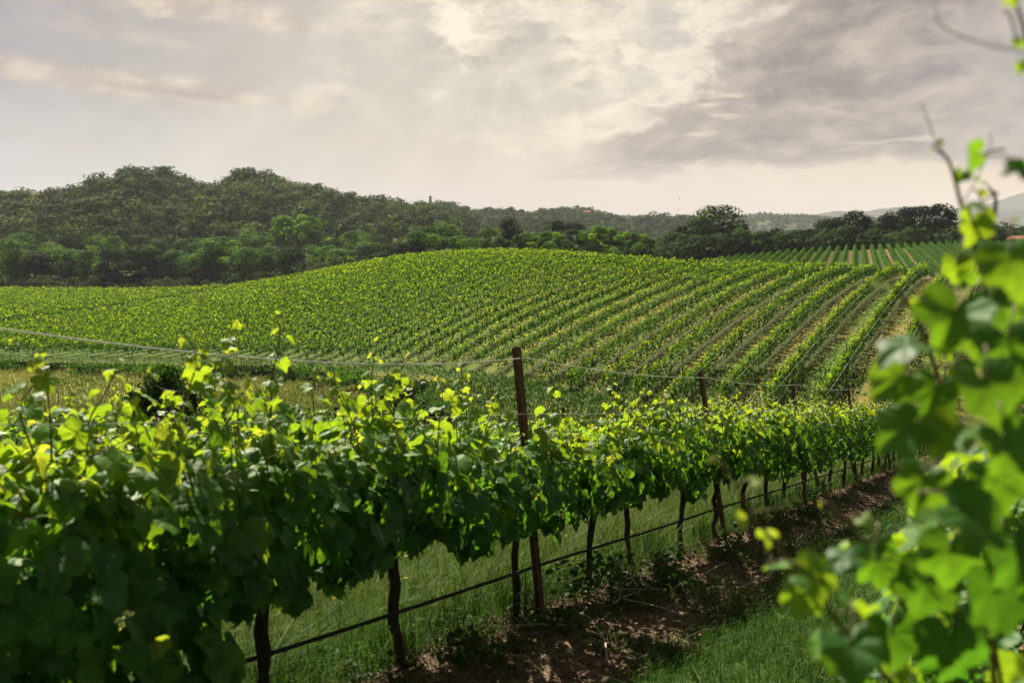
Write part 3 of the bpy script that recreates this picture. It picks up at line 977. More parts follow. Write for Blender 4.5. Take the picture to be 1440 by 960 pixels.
# low woods between the belt and the hills, so that no bare plain shows
def plain_woods():
    rng = np.random.default_rng(8)
    n = 1500
    Y = rng.uniform(410, 640, n); tx = rng.uniform(-0.62, 0.30, n)
    HXp = None
    kinds = [crown_template(110, np.random.default_rng(330 + i), 'far', 0.13) for i in range(6)]
    g = Geo()
    for q in range(6):
        s = np.where(np.arange(n) % 6 == q)[0]
        pos, nor, sz, age, _ = kinds[q]
        ht = rng.uniform(9, 15, len(s))[:, None]
        ht = np.where((tx[s] > 0.0)[:, None], ht * 0.75, ht)
        w = ht * rng.uniform(0.9, 1.3, (len(s), 1))
        P = np.stack([(tx[s] * Y[s])[:, None] + pos[None, :, 0] * w, Y[s][:, None] + pos[None, :, 1] * w, -19 + pos[None, :, 2] * ht], -1).reshape(-1, 3)
        Nn = np.broadcast_to(nor[None], (len(s), len(pos), 3)).reshape(-1, 3)
        S = (sz[None, :] * ht).ravel()
        v, p = quads(P, Nn, S, rng)
        tint = np.clip(0.45 + 0.22 * rng.normal(size=len(s)), 0, 1)
        g.add(v, p, 0, age=np.repeat(np.tile(age, len(s)), 4), tint=np.repeat(np.repeat(tint, len(pos)), 4))
    tag(link('woods', g.mesh('woods', M_WOODS)), kind='stuff')


plain_woods()


def undergrowth(Y0, Y1, t0, t1, n, hts, seed, tone=0.35):
    rng = np.random.default_rng(seed)
    Y = rng.uniform(Y0, Y1, n); tx = rng.uniform(t0, t1, n)
    g = Geo()
    for q in range(5):
        pos, nor, sz, age, _ = crown_template(260, np.random.default_rng(360 + q), 'far', 0.11)
        s = np.where(np.arange(n) % 5 == q)[0]
        ht = rng.uniform(*hts, len(s))[:, None]
        w = ht * rng.uniform(1.2, 2.0, (len(s), 1))
        x0, y0 = tx[s] * Y[s], Y[s]
        z0 = H(x0, y0)
        P = np.stack([x0[:, None] + pos[None, :, 0] * w, y0[:, None] + pos[None, :, 1] * w, z0[:, None] - .3 + pos[None, :, 2] * ht], -1).reshape(-1, 3)
        Nn = np.broadcast_to(nor[None], (len(s), len(pos), 3)).reshape(-1, 3)
        v, p = quads(P, Nn, (sz[None, :] * ht).ravel(), rng)
        tint = np.clip(tone + 0.5 * tone * rng.normal(size=len(s)), 0, 1)
        g.add(v, p, 0, age=np.repeat(np.tile(age, len(s)), 4), tint=np.repeat(np.repeat(tint, len(pos)), 4))
    tag(link('undergrowth', g.mesh('undergrowth', M_WOODS)), kind='stuff')


undergrowth(292, 335, -0.60, -0.05, 170, (3.0, 6.0), 71)
undergrowth(232, 262, 0.17, 0.56, 130, (5.5, 8.0), 72, 0.02)  # low tint carries the grove's painted backlit darkness down to the ground
undergrowth(240, 275, -0.12, 0.17, 90, (3.5, 5.5), 73)


# ------------------------------------------------------------------ vineyard on the hill
def row_cards(px, py, rng, per, size, top=1.52, bot=0.18, half=0.21, spiky=True):
    """Leaf faces of the vines at plan points (one vine each); rows lean on the ground height."""
    n = len(px)
    vig = np.clip(1 + 0.15 * rng.normal(size=n), 0.45, 1.45)
    i = np.repeat(np.arange(n), per)
    N = len(i)
    u = (rng.beta(2, 2, N) - 0.5) * 1.15
    hz = rng.beta(1.6, 1.3, N)
    w = half * (0.55 + 0.6 * np.sin(np.clip(hz, 0, 1) * math.pi)) * rng.uniform(-1, 1, N) * vig[i]
    hh = bot + (top - 0.38 - bot) * hz * (0.85 + 0.15 * vig[i])
    age = -0.10 + 0.52 * hz + rng.normal(size=N) * 0.12  # lower leaves darker: row shade painted in along with the younger tops
    if spiky:
        sh = rng.random(N) < 0.46
        sx = rng.uniform(-0.5, 0.5, (n, 5)); sy = rng.uniform(-0.14, 0.14, (n, 5)); st = rng.uniform(0.18, 0.46, (n, 5))
        kk = rng.integers(0, 5, N)
        f = rng.random(N)
        u = np.where(sh, sx[i, kk] + rng.normal(size=N) * 0.03, u)
        w = np.where(sh, sy[i, kk] + rng.normal(size=N) * 0.03, w)
        hh = np.where(sh, top - 0.80 + f * (st[i, kk] + 0.55) * vig[i], hh)
        age = np.where(sh, 0.06 + 0.84 * f ** 1.7 + rng.normal(size=N) * 0.08, age)  # bright tips over dark stems: light and shade put into leaf colour
    return i, u, w, hh, np.clip(age, 0, 1), rng.uniform(0.65, 1.35, N) * size


POST_ME = None


def field_post():
    global POST_ME
    if POST_ME is None:
        v, p = box((0, 0, 0.93), (0.045, 0.045, 1.9))
        POST_ME = make_mesh('trellis_post', v, p, M_DARKPOST, smooth_sh=False)
    return POST_ME


def hill_rows():
    rng = np.random.default_rng(77)
    rows = []
    for kk in range(-45, 150):
        n0 = kk * SP1
        t = np.arange(20, 420, 1.0)
        x = NF[0] * n0 + DF[0] * t; y = NF[1] * n0 + DF[1] * t
        tx = x / y
        yb = col(tx, CYB); yc = col(tx, CYC)
        ok = (y > yb + 0.6 * math.sin(kk * 1.7)) & (y < yc * 1.035) & (tx > -0.585) & (tx < 0.60)
        # a grassy way that crosses the left part
        ax, ay, bx, by = -84.0, 158.0, -69.0, 236.0
        f = np.clip(((x - ax) * (bx - ax) + (y - ay) * (by - ay)) / ((bx - ax) ** 2 + (by - ay) ** 2), 0, 1)
        dist = np.hypot(x - ax - f * (bx - ax), y - ay - f * (by - ay))
        ok &= dist > 1.9
        if ok.sum() > 6:
            rows.append((kk, x[ok], y[ok]))
    # the order in which the rows meet the crest, from the right
    def crest_px(r):
        x, y = r[1][-1], r[2][-1]
        return 720 + FPX * x / y
    rows.sort(key=lambda r: -crest_px(r))
    seen = [r for r in rows if crest_px(r) < 1335]
    for r in rows:
        kk, x, y = r
        z = H(x, y)
        b = len(x) // 2
        base = np.array([x[b], y[b], z[b]])
        px = crest_px(r)
        if r in seen:
            i = seen.index(r) + 1
            if px > 905:
                lab = f'leafy vine row, {ordinal(i)} left of the blurred right-hand leaves along the hill crest'
            elif px > 420:
                lab = f'bright vine row on the rounded hilltop, {ordinal(i)} crest row counting from right'
            else:
                lab = f'low vine row on the flat valley floor, {ordinal(i)} crest row counting from right'
        else:
            i = rows.index(r) + 1
            lab = f'hill vine row mostly hidden behind the blurred right-hand leaves, {ordinal(i)} from the far right'
        t = thing('vine_row', base, lab, 'vine row', 'vine rows on the hill')
        dist = np.hypot(x, y)
        g = Geo()
        for lo, hi, per, size in ((0, 85, 150, 0.145), (85, 125, 100, 0.175), (125, 175, 70, 0.215), (175, 500, 46, 0.27)):
            s = np.where((dist >= lo) & (dist < hi))[0]
            if not len(s):
                continue
            i, u, w, hh, age, sz = row_cards(x[s], y[s], rng, per, size)
            wob = 0.10 * vnoise(x[s] * 0.3, y[s] * 0.3, 3)
            P = np.stack([x[s][i] + DF[0] * u + NF[0] * (w + wob[i]), y[s][i] + DF[1] * u + NF[1] * (w + wob[i]), z[s][i] + hh], -1)
            side = np.sign(w + 1e-6)
            Nn = np.stack([NF[0] * side, NF[1] * side, np.full(len(u), 0.75)], -1) * 0.8 + rng.normal(size=(len(u), 3)) * 0.55
            v, p = quads(P, Nn, sz, rng)
            g.add(v, p, 0, age=np.repeat(age, 4))
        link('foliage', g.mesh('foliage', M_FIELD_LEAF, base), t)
        if px > 1040:
            gaps = np.where(np.diff(y) > 3)[0]
            for q in range(2, len(x), 7):
                if dist[q] < 80:
                    o = link('trellis_post', field_post(), t, np.array([x[q], y[q], z[q]]) - base)
                    o.rotation_euler = (rng.normal() * .03, rng.normal() * .03, 0)
            sel = np.arange(0, len(x), 3)
            if len(sel) > 3 and not len(gaps):
                P = np.stack([x[sel], y[sel], z[sel] + 1.12], -1) + np.array([NF[0], NF[1], 0]) * -0.30
                v, p = tube(P, 0.006, 4)
                link('wire', make_mesh('wire', v - base, p, M_WIRE), t)


hill_rows()


def second_field():
    rng = np.random.default_rng(78)
    rows = []
    for kk in range(-70, 70):
        n0 = kk * SP2
        t = np.arange(100, 220, 0.8)
        x = NG[0] * n0 + DG[0] * t; y = NG[1] * n0 + DG[1] * t
        tx = x / y
        ok = (y > col(tx, CYC) * 1.13) & (y < 191) & (tx > 0.200) & (tx < 0.60)
        if ok.sum() > 5:
            rows.append((x[ok], y[ok]))
    rows.sort(key=lambda r: r[0][-1])
    nv = 0
    for i, (x, y) in enumerate(rows):
        z = H(x, y)
        b = len(x) // 2
        base = np.array([x[b], y[b], z[b]])
        lab = f'neat clipped vine row before the dark grove, {ordinal(i + 1)} from the left in the second vineyard'
        t = thing('vine_row', base, lab, 'vine row', 'vine rows of the second vineyard')
        g = Geo()
        ii, u, w, hh, age, sz = row_cards(x, y, rng, 54, 0.17, 1.42, 0.10, 0.34, False)
        hh = np.where(hh > 0.9, 0.9 + (hh - 0.9) * np.sqrt(np.clip(1 - (w / 0.45) ** 2, 0, 1)) + 0.2 - np.abs(w) * .4, hh)
        P = np.stack([x[ii] + DG[0] * u + NG[0] * w, y[ii] + DG[1] * u + NG[1] * w, z[ii] + hh], -1)
        side = np.sign(w + 1e-6)
        Nn = np.stack([NG[0] * side, NG[1] * side, np.full(len(u), 0.7)], -1) + rng.normal(size=(len(u), 3)) * 0.4
        v, p = quads(P, Nn, sz, rng)
        g.add(v, p, 0, age=np.repeat(age * 0.62, 4))
        link('foliage', g.mesh('foliage', M_FIELD_LEAF, base), t)


second_field()


# ------------------------------------------------------------------ grape leaf templates
def leaf_template(nout, seed, mid_ring=True, serr=0.05):
    rng = np.random.default_rng(seed)
    key = np.array([0, 12, 25, 33, 45, 56, 68, 84, 94, 108, 122, 138, 156, 170, 180], float)
    deep = rng.uniform(-0.02, 0.14)
    val = np.array([1.0, .93, .84 - deep, .81 - deep, .88, .95, .88, .80 - deep * .6, .78, .82, .84, .76, .64, .42, .12])
    ph = -180 + 360 * np.arange(nout) / nout
    r = np.interp(np.abs(ph), key, val)
    if nout >= 30:
        r = r * (1 + serr * np.where(np.arange(nout) % 2 == 0, 1, -1) * rng.uniform(0.5, 1.3, nout))
    a = np.radians(ph)
    ves = np.array([0, 56, -56, 118, -118])
    dv = np.min(np.abs((ph[:, None] - ves[None, :] + 180) % 360 - 180), axis=1)
    vein = np.clip(1 - dv / (360 / nout * 0.9 + 1e-6), 0, 1)
    fold, droop, wav, cup = rng.uniform(0.0, 0.6), rng.uniform(0.1, 0.75), rng.uniform(0.04, 0.18), rng.uniform(-0.3, 0.35)
    p0 = rng.uniform(0, 6.28)

    def lift(x, y):
        rr = np.hypot(x, y)
        aa = np.arctan2(x, y)
        return fold * np.abs(x) * 0.75 - droop * np.clip(y, 0, 2) ** 2 * 0.7 + wav * rr ** 2 * np.sin(3 * aa + p0) + wav * .25 * rr * np.sin(7 * aa + p0 * 2) - cup * rr ** 2
    xo, yo = r * np.sin(a), r * np.cos(a)
    V = [[0, 0, 0]]; VE = [1.0]
    polys = []
    if mid_ring:
        xm, ym = xo * 0.55, yo * 0.55
        zm = lift(xm, ym) + 0.03 * (1 - vein)
        zo = lift(xo, yo)
        v = np.concatenate([[[0, 0, 0]], np.stack([xm, ym, zm], -1), np.stack([xo, yo, zo], -1)])
        vein_a = np.concatenate([[1.0], vein, vein * 0.8])
        i = np.arange(nout); j = (i + 1) % nout
        tri = np.stack([np.zeros(nout, int), 1 + j, 1 + i], -1)
        q = np.stack([1 + i, 1 + j, 1 + nout + j, 1 + nout + i], -1)
        keep = i != 0 if False else np.ones(nout, bool)
        return v, [tri[keep], q[keep]], vein_a
    v = np.concatenate([[[0, 0, 0]], np.stack([xo, yo, lift(xo, yo)], -1)])
    i = np.arange(nout); j = (i + 1) % nout
    return v, [np.stack([np.zeros(nout, int), 1 + j, 1 + i], -1)], np.concatenate([[1.0], vein])


HI = [leaf_template(60, 10 + i) for i in range(8)]
MD = [leaf_template(26, 40 + i, False) for i in range(6)]
LO = [leaf_template(10, 60 + i, False) for i in range(4)]


def add_leaves(g, lib, pos, nor, tip, scale, age, rng, mi=0):
    n = norm(nor)
    y = tip - (tip * n).sum(1, keepdims=True) * n
    y = norm(y + 1e-4)
    x = np.cross(y, n)
    pick = rng.integers(0, len(lib), len(pos))
    for q, (tv, tp, ve) in enumerate(lib):
        s = np.where(pick == q)[0]
        if not len(s):
            continue
        M = np.stack([x[s], y[s], n[s]], 1)                   # rows: axes
        sc = scale[s][:, None]
        mir = np.where(rng.random(len(s)) < 0.5, 1, -1)[:, None]
        zs = rng.uniform(0.6, 1.5, len(s))[:, None]
        loc = np.stack([tv[None, :, 0] * sc * rng.uniform(0.9, 1.12, (len(s), 1)), tv[None, :, 1] * sc * np.ones((len(s), 1)), tv[None, :, 2] * sc * zs], -1)
        W = np.einsum('lvk,lkc->lvc', loc, M) + pos[s][:, None, :]
        nv = len(tv)
        off = (np.arange(len(s)) * nv)[:, None, None]
        polys = [(p[None] + off).reshape(-1, p.shape[1]) for p in tp]
        g.add(W.reshape(-1, 3), polys, mi, age=np.repeat(age[s], nv), vein=np.tile(ve, len(s)))


def cane(g, pts, r0, r1, mi, k=6):
    pts = np.asarray(pts, float)
    v, p = tube(pts, np.linspace(r0, r1, len(pts)), k)
    g.add(v, p, mi)


def bez(pts, n=10):
    pts = np.asarray(pts, float)
    t = np.linspace(0, len(pts) - 1, n)
    # Catmull-Rom through the points
    P = np.concatenate([[2 * pts[0] - pts[1]], pts, [2 * pts[-1] - pts[-2]]])
    i = np.minimum(t.astype(int), len(pts) - 2); f = (t - i)[:, None]
    a, b, c, d = P[i], P[i + 1], P[i + 2], P[i + 3]
    return 0.5 * (2 * b + (c - a) * f + (2 * a - 5 * b + 4 * c - d) * f ** 2 + (3 * b - a - 3 * c + d) * f ** 3)


DV = np.array([D1[0], D1[1], 0.0]); NV = np.array([N1[0], N1[1], 0.0]); UPV = np.array([0, 0, 1.0])
SUNV = np.array([sv.x, sv.y, sv.z])


def shoot_mesh(base, pts, rng, lib, size, base_age=0.50, leaf_n=None, r0=0.0045, tendril=True):
    """One upright cane with alternate leaves that get smaller and younger towards the tip."""
    g = Geo()
    path = bez(pts, 16)
    cane(g, path, r0, 0.0016, 1)
    ln = np.linalg.norm(np.diff(path, axis=0), axis=1).sum()
    n = leaf_n or max(3, int(ln / 0.055))
    f = np.sort(np.clip(np.linspace(0.10, 1.0, n) + rng.normal(size=n) * 0.02, 0.05, 1.0))
    idx = f * (len(path) - 1)
    i0 = np.minimum(idx.astype(int), len(path) - 2)
    at = path[i0] + (path[i0 + 1] - path[i0]) * (idx - i0)[:, None]
    side = np.where(np.arange(n) % 2 == 0, 1, -1)
    az = rng.uniform(0, 6.28) + np.arange(n) * 2.6 + rng.normal(size=n) * 0.4
    out = np.stack([np.cos(az), np.sin(az), np.full(n, 0.25)], -1)
    pl = 0.055 * (1.15 - 0.8 * f) * rng.uniform(0.7, 1.3, n)
    pos = at + out * pl[:, None]
    for a, b, ff in zip(at, pos, f):
        cane(g, [a, (a + b) / 2 + [0, 0, 0.006], b], 0.0016, 0.0010, 1, 4)
    sc = size * (1.0 - 0.78 * f ** 1.5) * rng.uniform(0.8, 1.15, n)
    nor = np.stack([out[:, 0] * 0.5, out[:, 1] * 0.5, np.full(n, 0.75)], -1) + rng.normal(size=(n, 3)) * 0.38
    tip = out * 1.0 + np.array([0, 0, -0.55]) + rng.normal(size=(n, 3)) * 0.25
    age = np.clip(base_age + 0.45 * f ** 1.3 + rng.normal(size=n) * 0.06, 0, 1)
    add_leaves(g, lib, pos, nor, tip, sc, age, rng, 0)
    if tendril and ln > 0.25:
        for q in (0.55, 0.8):
            b = path[int(q * 15)]
            dr = rng.normal(size=3) * [1, 1, .5]
            tp = [b, b + dr * 0.03 + [0, 0, .02], b + dr * 0.055 + [0, 0, .05], b + dr * 0.06 + rng.normal(size=3) * .012 + [0, 0, .07]]
            cane(g, bez(tp, 8), 0.0012, 0.0007, 1, 4)
    return g.mesh('shoot', [M_LEAF, M_CANE], base)


def trunk_mesh(base, gz, rng, htr=0.72, rad=0.032, arms=0.5):
    g = Geo()
    zz = np.linspace(-0.06, htr, 9)
    off = np.cumsum(rng.normal(size=(9, 2)) * 0.012, axis=0)
    P = np.stack([base[0] + off[:, 0], base[1] + off[:, 1], gz + zz], -1)
    r = rad * np.array([1.7, 1.15, 1.0, 0.95, 0.93, 0.95, 1.0, 1.1, 1.25]) * rng.uniform(0.8, 1.22, 9)
    v, p = tube(P, r, 9)
    g.add(v, p)
    top = P[-1]
    for sgn in (-1, 1):
        q = [top + [0, 0, -0.03], top + DV * sgn * 0.12 + [0, 0, 0.05 - 0.158 * sgn * .12], top + DV * sgn * arms * .6 + [0, 0, 0.06 - .158 * sgn * arms * .6], top + DV * sgn * arms + [0, 0, 0.05 - .158 * sgn * arms]]
        v, p = tube(bez(q, 8), np.linspace(rad * 0.75, rad * 0.32, 8), 7)
        g.add(v, p)
    return g.mesh('trunk', M_BARK, base)


def canopy_leaves(g, lib, s0, n0, gz, rng, N, length, bot, top, half, size, lean=0.0):
    """The leaf wall of one vine: leaves hang outwards on both faces and lie flatter on top."""
    u = rng.uniform(-length / 2, length / 2, N)
    hz = rng.beta(1.25, 1.05, N)
    # ragged top and bottom
    tp = top - 0.10 + 0.16 * vnoise((s0 + u) * 2.7, np.full(N, n0 * 3.1), 6) + 0.09 * vnoise((s0 + u) * 7, np.full(N, n0), 8)
    bt = bot + 0.14 * vnoise((s0 + u) * 2.1, np.full(N, n0 * 1.7), 16)
    hh = bt + (tp - bt) * hz
    prof = half * (0.45 + 0.75 * np.sin(np.clip(0.10 + 0.78 * hz, 0, 1) * math.pi))
    prof = prof * (1 + 0.35 * vnoise((s0 + u) * 3.3, hh * 3.3 + n0, 5))
    w = prof * np.sign(rng.uniform(-1, 1, N)) * rng.uniform(0, 1, N) ** 0.42
    s = s0 + u; n = n0 + w
    xy = s[:, None] * D1 + n[:, None] * N1
    pos = np.stack([xy[:, 0], xy[:, 1], gz - 0.158 * u + hh], -1)
    side = w / half
    up = 0.50 + 0.65 * hz ** 2 + rng.normal(size=N) * 0.18
    nor = NV[None] * (side * 0.95)[:, None] + UPV[None] * up[:, None] + rng.normal(size=(N, 3)) * 0.30
    tip = NV[None] * (np.sign(side) * 0.45)[:, None] - UPV[None] * 0.8 + rng.normal(size=(N, 3)) * 0.45
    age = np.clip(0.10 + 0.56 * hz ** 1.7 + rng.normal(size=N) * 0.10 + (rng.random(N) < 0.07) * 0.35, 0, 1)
    sc = size * rng.uniform(0.45, 1.22, N) * (1.05 - 0.25 * hz)
    add_leaves(g, lib, pos, nor, tip, sc, age, rng, 0)
    return pos


def build_vine(s0, n0, rng, lib, N, label, group, shoots=(), bot=0.60, top=1.42, half=0.30, size=0.066, length=1.35, inner_canes=10, rad=0.027, htr=0.74):
    b2 = sn(s0, n0)
    gz = float(H(b2[0], b2[1]))
    base = np.array([b2[0], b2[1], gz])
    t = thing('grapevine', base, label, 'grapevine', group)
    link('trunk', trunk_mesh(base, gz, rng, htr, rad), t)
    g = Geo()
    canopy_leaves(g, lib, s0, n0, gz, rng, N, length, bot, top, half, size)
    for _ in range(inner_canes):
        u = rng.uniform(-length / 2, length / 2)
        p0 = base + DV * u + [0, 0, htr - 0.158 * u]
        w = rng.uniform(-half, half)
        p2 = p0 + NV * w + DV * rng.normal() * 0.1 + [0, 0, (top - htr) * rng.uniform(0.7, 1.15)]
        cane(g, bez([p0, (p0 + p2) / 2 + rng.normal(size=3) * 0.03, p2], 7), 0.0050, 0.0028, 1, 5)
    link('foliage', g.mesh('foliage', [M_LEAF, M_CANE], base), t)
    for sh in shoots:
        link('shoot', shoot_mesh(base, sh['pts'], rng, lib, sh.get('size', 0.062), sh.get('age', 0.50)), t)
    return t


def random_shoots(s0, n0, rng, cnt, top, hmin, hmax, length=1.2):
    out = []
    b2 = sn(s0, n0); gz = float(H(b2[0], b2[1]))
    for _ in range(cnt):
        u = rng.uniform(-length / 2, length / 2)
        p = sn(s0 + u, n0 + rng.uniform(-0.28, 0.28))
        z0 = gz - 0.158 * u + top - 0.25
        h = rng.uniform(hmin, hmax) + 0.25
        lean = rng.normal(size=2) * 0.13
        p0 = np.array([p[0], p[1], z0])
        out.append({'pts': [p0, p0 + [lean[0] * .3, lean[1] * .3, h * 0.45], p0 + [lean[0], lean[1], h * 0.8], p0 + [lean[0] * 1.5 + rng.normal() * .04, lean[1] * 1.5, h]],
                    'size': rng.uniform(0.055, 0.075)})
    return out


# ------------------------------------------------------------------ posts, wires, hose of the front row
POSTS1 = [-3.0, 1.5, 5.9, 10.35, 14.5, 18.9, 23.4, 27.9, 32.4, 36.9]
LEAN1 = {5.9: 5.2, 10.35: 9.5, 14.5: 8.0}


def steel_post_mesh(h):
    """Folded steel vine post: a front web with a line of punched slots near one edge, and two side flanges."""
    g = Geo()
    W, dpt = 0.058, 0.034
    hw, hh_, step = 0.011, 0.024, 0.105
    xs = [-W / 2, W / 2 - 0.021, W / 2 - 0.021 + hw, W / 2]
    zs = [-0.35]
    z = 0.22
    while z < h - 0.05:
        zs += [z, z + hh_]; z += step
    zs.append(h)
    for th in (0.0, 0.003):
        for i in range(3):
            for j in range(len(zs) - 1):
                if i == 1 and j % 2 == 1:
                    continue
                v = [[xs[i], th, zs[j]], [xs[i + 1], th, zs[j]], [xs[i + 1], th, zs[j + 1]], [xs[i], th, zs[j + 1]]]
                g.add(v, [[[0, 1, 2, 3]]])
    for sx in (-1, 1):
        v, p = box((sx * (W / 2 + 0.0015), dpt / 2, (h - 0.35) / 2), (0.003, dpt, h + 0.35)); g.add(v, p)
        v, p = box((sx * (W / 2 - 0.008), dpt + 0.0015, (h - 0.35) / 2), (0.016, 0.003, h + 0.35)); g.add(v, p)
    # a little hook pair that holds the wires
    for zc in (h - 0.06, 1.42, 0.76):
        v, p = box((-W / 2 - 0.009, dpt / 2, zc), (0.012, 0.02, 0.022)); g.add(v, p)
    return g.mesh('post', M_RUST, smooth_sh=False)


PM = steel_post_mesh(1.87)
post_words = {5.9: 'nearest tall rusty steel post with punched slots, standing in the front vine row',
              10.35: 'second rusty steel post along the front vine row, rising above the leaves',
              14.5: 'third rusty steel post along the front vine row, smaller and farther off'}
for i, s in enumerate(POSTS1):
    if s < 5:
        continue
    p = sn(s, ROW1 - 0.10)
    gz = float(H(p[0], p[1]))
    k = i - 1
    lab = post_words.get(s, f'small distant rusty post, {ordinal(k)} along the front vine row')
    o = link('vine_post', PM, None, (p[0], p[1], gz))
    # faces the aisle; leans a little to the uphill side
    yaw = math.atan2(N1[1], N1[0]) - math.pi / 2
    o.matrix_world = Matrix.Translation((p[0], p[1], gz)) @ Matrix.Rotation(-math.radians(LEAN1.get(s, 7.0)), 4, 'Y') @ Matrix.Rotation(yaw, 4, 'Z')
    tag(o, lab, 'post', 'rusty posts of the front row')


def post_point(s, h, n=ROW1, lean=1.0):
    p = sn(s, n - 0.10 * lean); gz = float(H(p[0], p[1]))
    L = math.radians(LEAN1.get(s, 7.0)) * lean
    return np.array([p[0], p[1], gz]) + np.array([-math.sin(L) * h, 0, math.cos(L) * h])


def strung(name, hs, sag, r, mat, label, cat, group=None, n=ROW1, s_list=POSTS1, k=5, lean=1.0):
    pts = []
    for a, b in zip(s_list[:-1], s_list[1:]):
        A, B = post_point(a, hs, n, lean), post_point(b, hs, n, lean)
        for f in np.linspace(0, 1, 14)[:-1]:
            pts.append(A + (B - A) * f - UPV * (sag if a < 3 else sag * 0.35) * 4 * f * (1 - f) + NV * (0.004 * math.sin(f * 9 + a)) + NV * -0.036)
    pts.append(post_point(s_list[-1], hs, n, lean))
    pts = np.array(pts)
    base = pts[0].copy()
    v, p = tube(pts, r, k)
    o = link(name, make_mesh(name, v - base, p, mat), None, base)
    tag(o, label, cat, group)


strung('trellis_wire', 1.80, 0.11, 0.0032, M_WIRE, 'slack pale top wire sagging between the rusty post tops', 'wire', 'wires of the front row')
strung('trellis_wire', 1.42, 0.015, 0.0019, M_WIRE, 'pale second wire running through the shoots below the top wire', 'wire', 'wires of the front row')
strung('trellis_wire', 0.76, 0.01, 0.0028, M_WIRE, 'thin wire at trunk height carrying the vine arms', 'wire', 'wires of the front row')
strung('irrigation_hose', 0.38, 0.02, 0.0105, M_HOSE, 'black drip hose hung low along the front vine trunks', 'hose', None, k=8)

POSTS2 = [2.4, 7.4, 12.4, 17.4, 22.4, 27.4, 32.4]
v, p = box((0, 0, 0.72), (0.035, 0.035, 1.75))
STAKE = make_mesh('vine_stake', v, p, M_DARKPOST, smooth_sh=False)
for i, s in enumerate(POSTS2):
    q = sn(s, ROW2)
    o = link('vine_stake', STAKE, None, (q[0], q[1], float(H(q[0], q[1]))))
    tag(o, f'thin dark stake behind the front leaves, {ordinal(i + 1)} along the second row', 'stake', 'stakes of the second row')
strung('trellis_wire', 1.40, 0.01, 0.003, M_WIRE, 'pale wire strung over the half-hidden second vine row', 'wire', 'wires of the second row', ROW2, POSTS2, 5, 0.0)

# ------------------------------------------------------------------ front row vines
vrng = np.random.default_rng(2024)
S1 = [-0.1, 1.0, 2.1, 3.2, 4.36, 5.64, 6.80, 7.78, 9.0, 10.2] + list(np.arange(11.3, 41, 1.1))
# tips of the shoots that stand clear above the front row in the photo: (tip px, py, foot px, py)
TIPS = [(24, 482, 45, 590), (165, 508, 120, 600), (262, 470, 255, 575), (335, 452, 322, 570), (393, 440, 380, 560), (310, 497, 300, 580), (448, 520, 438, 585),
        (530, 478, 527, 610), (585, 492, 560, 600), (648, 512, 612, 640), (672, 556, 665, 620), (770, 527, 780, 600), (858, 533, 862, 610), (905, 548, 898, 610), (940, 545, 938, 600),
        (60, 520, 70, 600), (215, 520, 225, 610), (700, 545, 705, 610)]
tips_by_vine = {}
for tx_, ty_, fx_, fy_ in TIPS:
    st, zt = on_row(tx_, ty_); sf, zf = on_row(fx_, fy_)
    k = int(np.argmin([abs(sf - s) for s in S1]))
    a = np.array([*sn(sf, ROW1), zf - 0.12]); b = np.array([*sn(st, ROW1), zt])
    m1 = a + (b - a) * 0.4 + DV * vrng.normal() * 0.03 + NV * vrng.normal() * 0.05
    m2 = a + (b - a) * 0.75 + DV * vrng.normal() * 0.03 + NV * vrng.normal() * 0.06
    tips_by_vine.setdefault(k, []).append({'pts': [a, m1, m2, b], 'size': 0.072})


def front_label(s):
    if s < 1.5:
        return 'front-row grapevine cut by the left edge of the view'
    if s < 5.8:
        k = {2.1: 'leftmost dark leafy front-row grapevine, fourth before the nearest rusty post', 3.2: 'large-leaved front-row grapevine, third before the nearest rusty post',
             4.36: 'front-row grapevine with bare dark trunk, second before the nearest rusty post', 5.64: 'front-row grapevine with thin trunk right beside the nearest rusty post'}
        return k[s]
    j = max(i for i, q in enumerate(POSTS1) if q <= s)
    n = 1 + sum(1 for q in S1 if POSTS1[j] < q < s)
    return f'front-row grapevine, {ordinal(n)} beyond the {"nearest" if j == 2 else ordinal(j - 1)} rusty post'


PROTO = {}
for k, s in enumerate(S1):
    lab = front_label(s)
    if s < 13.5:
        lib, N, cnt = HI, 480 + 420 * (s < 3) + 90 * (3 < s < 4), 15
        top = float(np.interp(s, [0, 2, 3.2, 4.4, 5.6, 6.8, 7.8, 9, 10.2, 13], [1.24, 1.26, 1.40, 1.40, 1.24, 1.22, 1.36, 1.42, 1.36, 1.38]))
        bot = float(np.interp(s, [0, 2.1, 3.2, 4.4, 5.6, 7, 9, 13], [0.02, 0.05, 0.60, 0.66, 0.60, 0.68, 0.70, 0.66]))
        sh = tips_by_vine.get(k, []) + random_shoots(s, ROW1, vrng, cnt, top, -0.05, 0.14 if 5 < s < 7.5 else 0.24)
        build_vine(s, ROW1, vrng, lib, N, lab, 'grapevines of the front row', sh, bot=bot, top=top, half=0.36, size=0.096 if s < 5.2 else 0.084, length=1.1 if s < 3 else 1.35, rad=0.026 + 0.005 * (s < 5))
    else:
        # three grown patterns, set out along the far part of the row
        key = ('far', k % 3, s > 24)
        if key not in PROTO:
            lib = LO if s > 24 else MD
            sh = random_shoots(s, ROW1, vrng, 11, 1.38, -0.05, 0.24)
            PROTO[key] = build_vine(s, ROW1, vrng, lib, 450 if s < 24 else 360, lab, 'grapevines of the front row', sh, bot=0.62, top=1.38, half=0.37, size=0.08)
        else:
            q = sn(s, ROW1)
            copy_tree(PROTO[key], (q[0], q[1], float(H(q[0], q[1]))), lab)

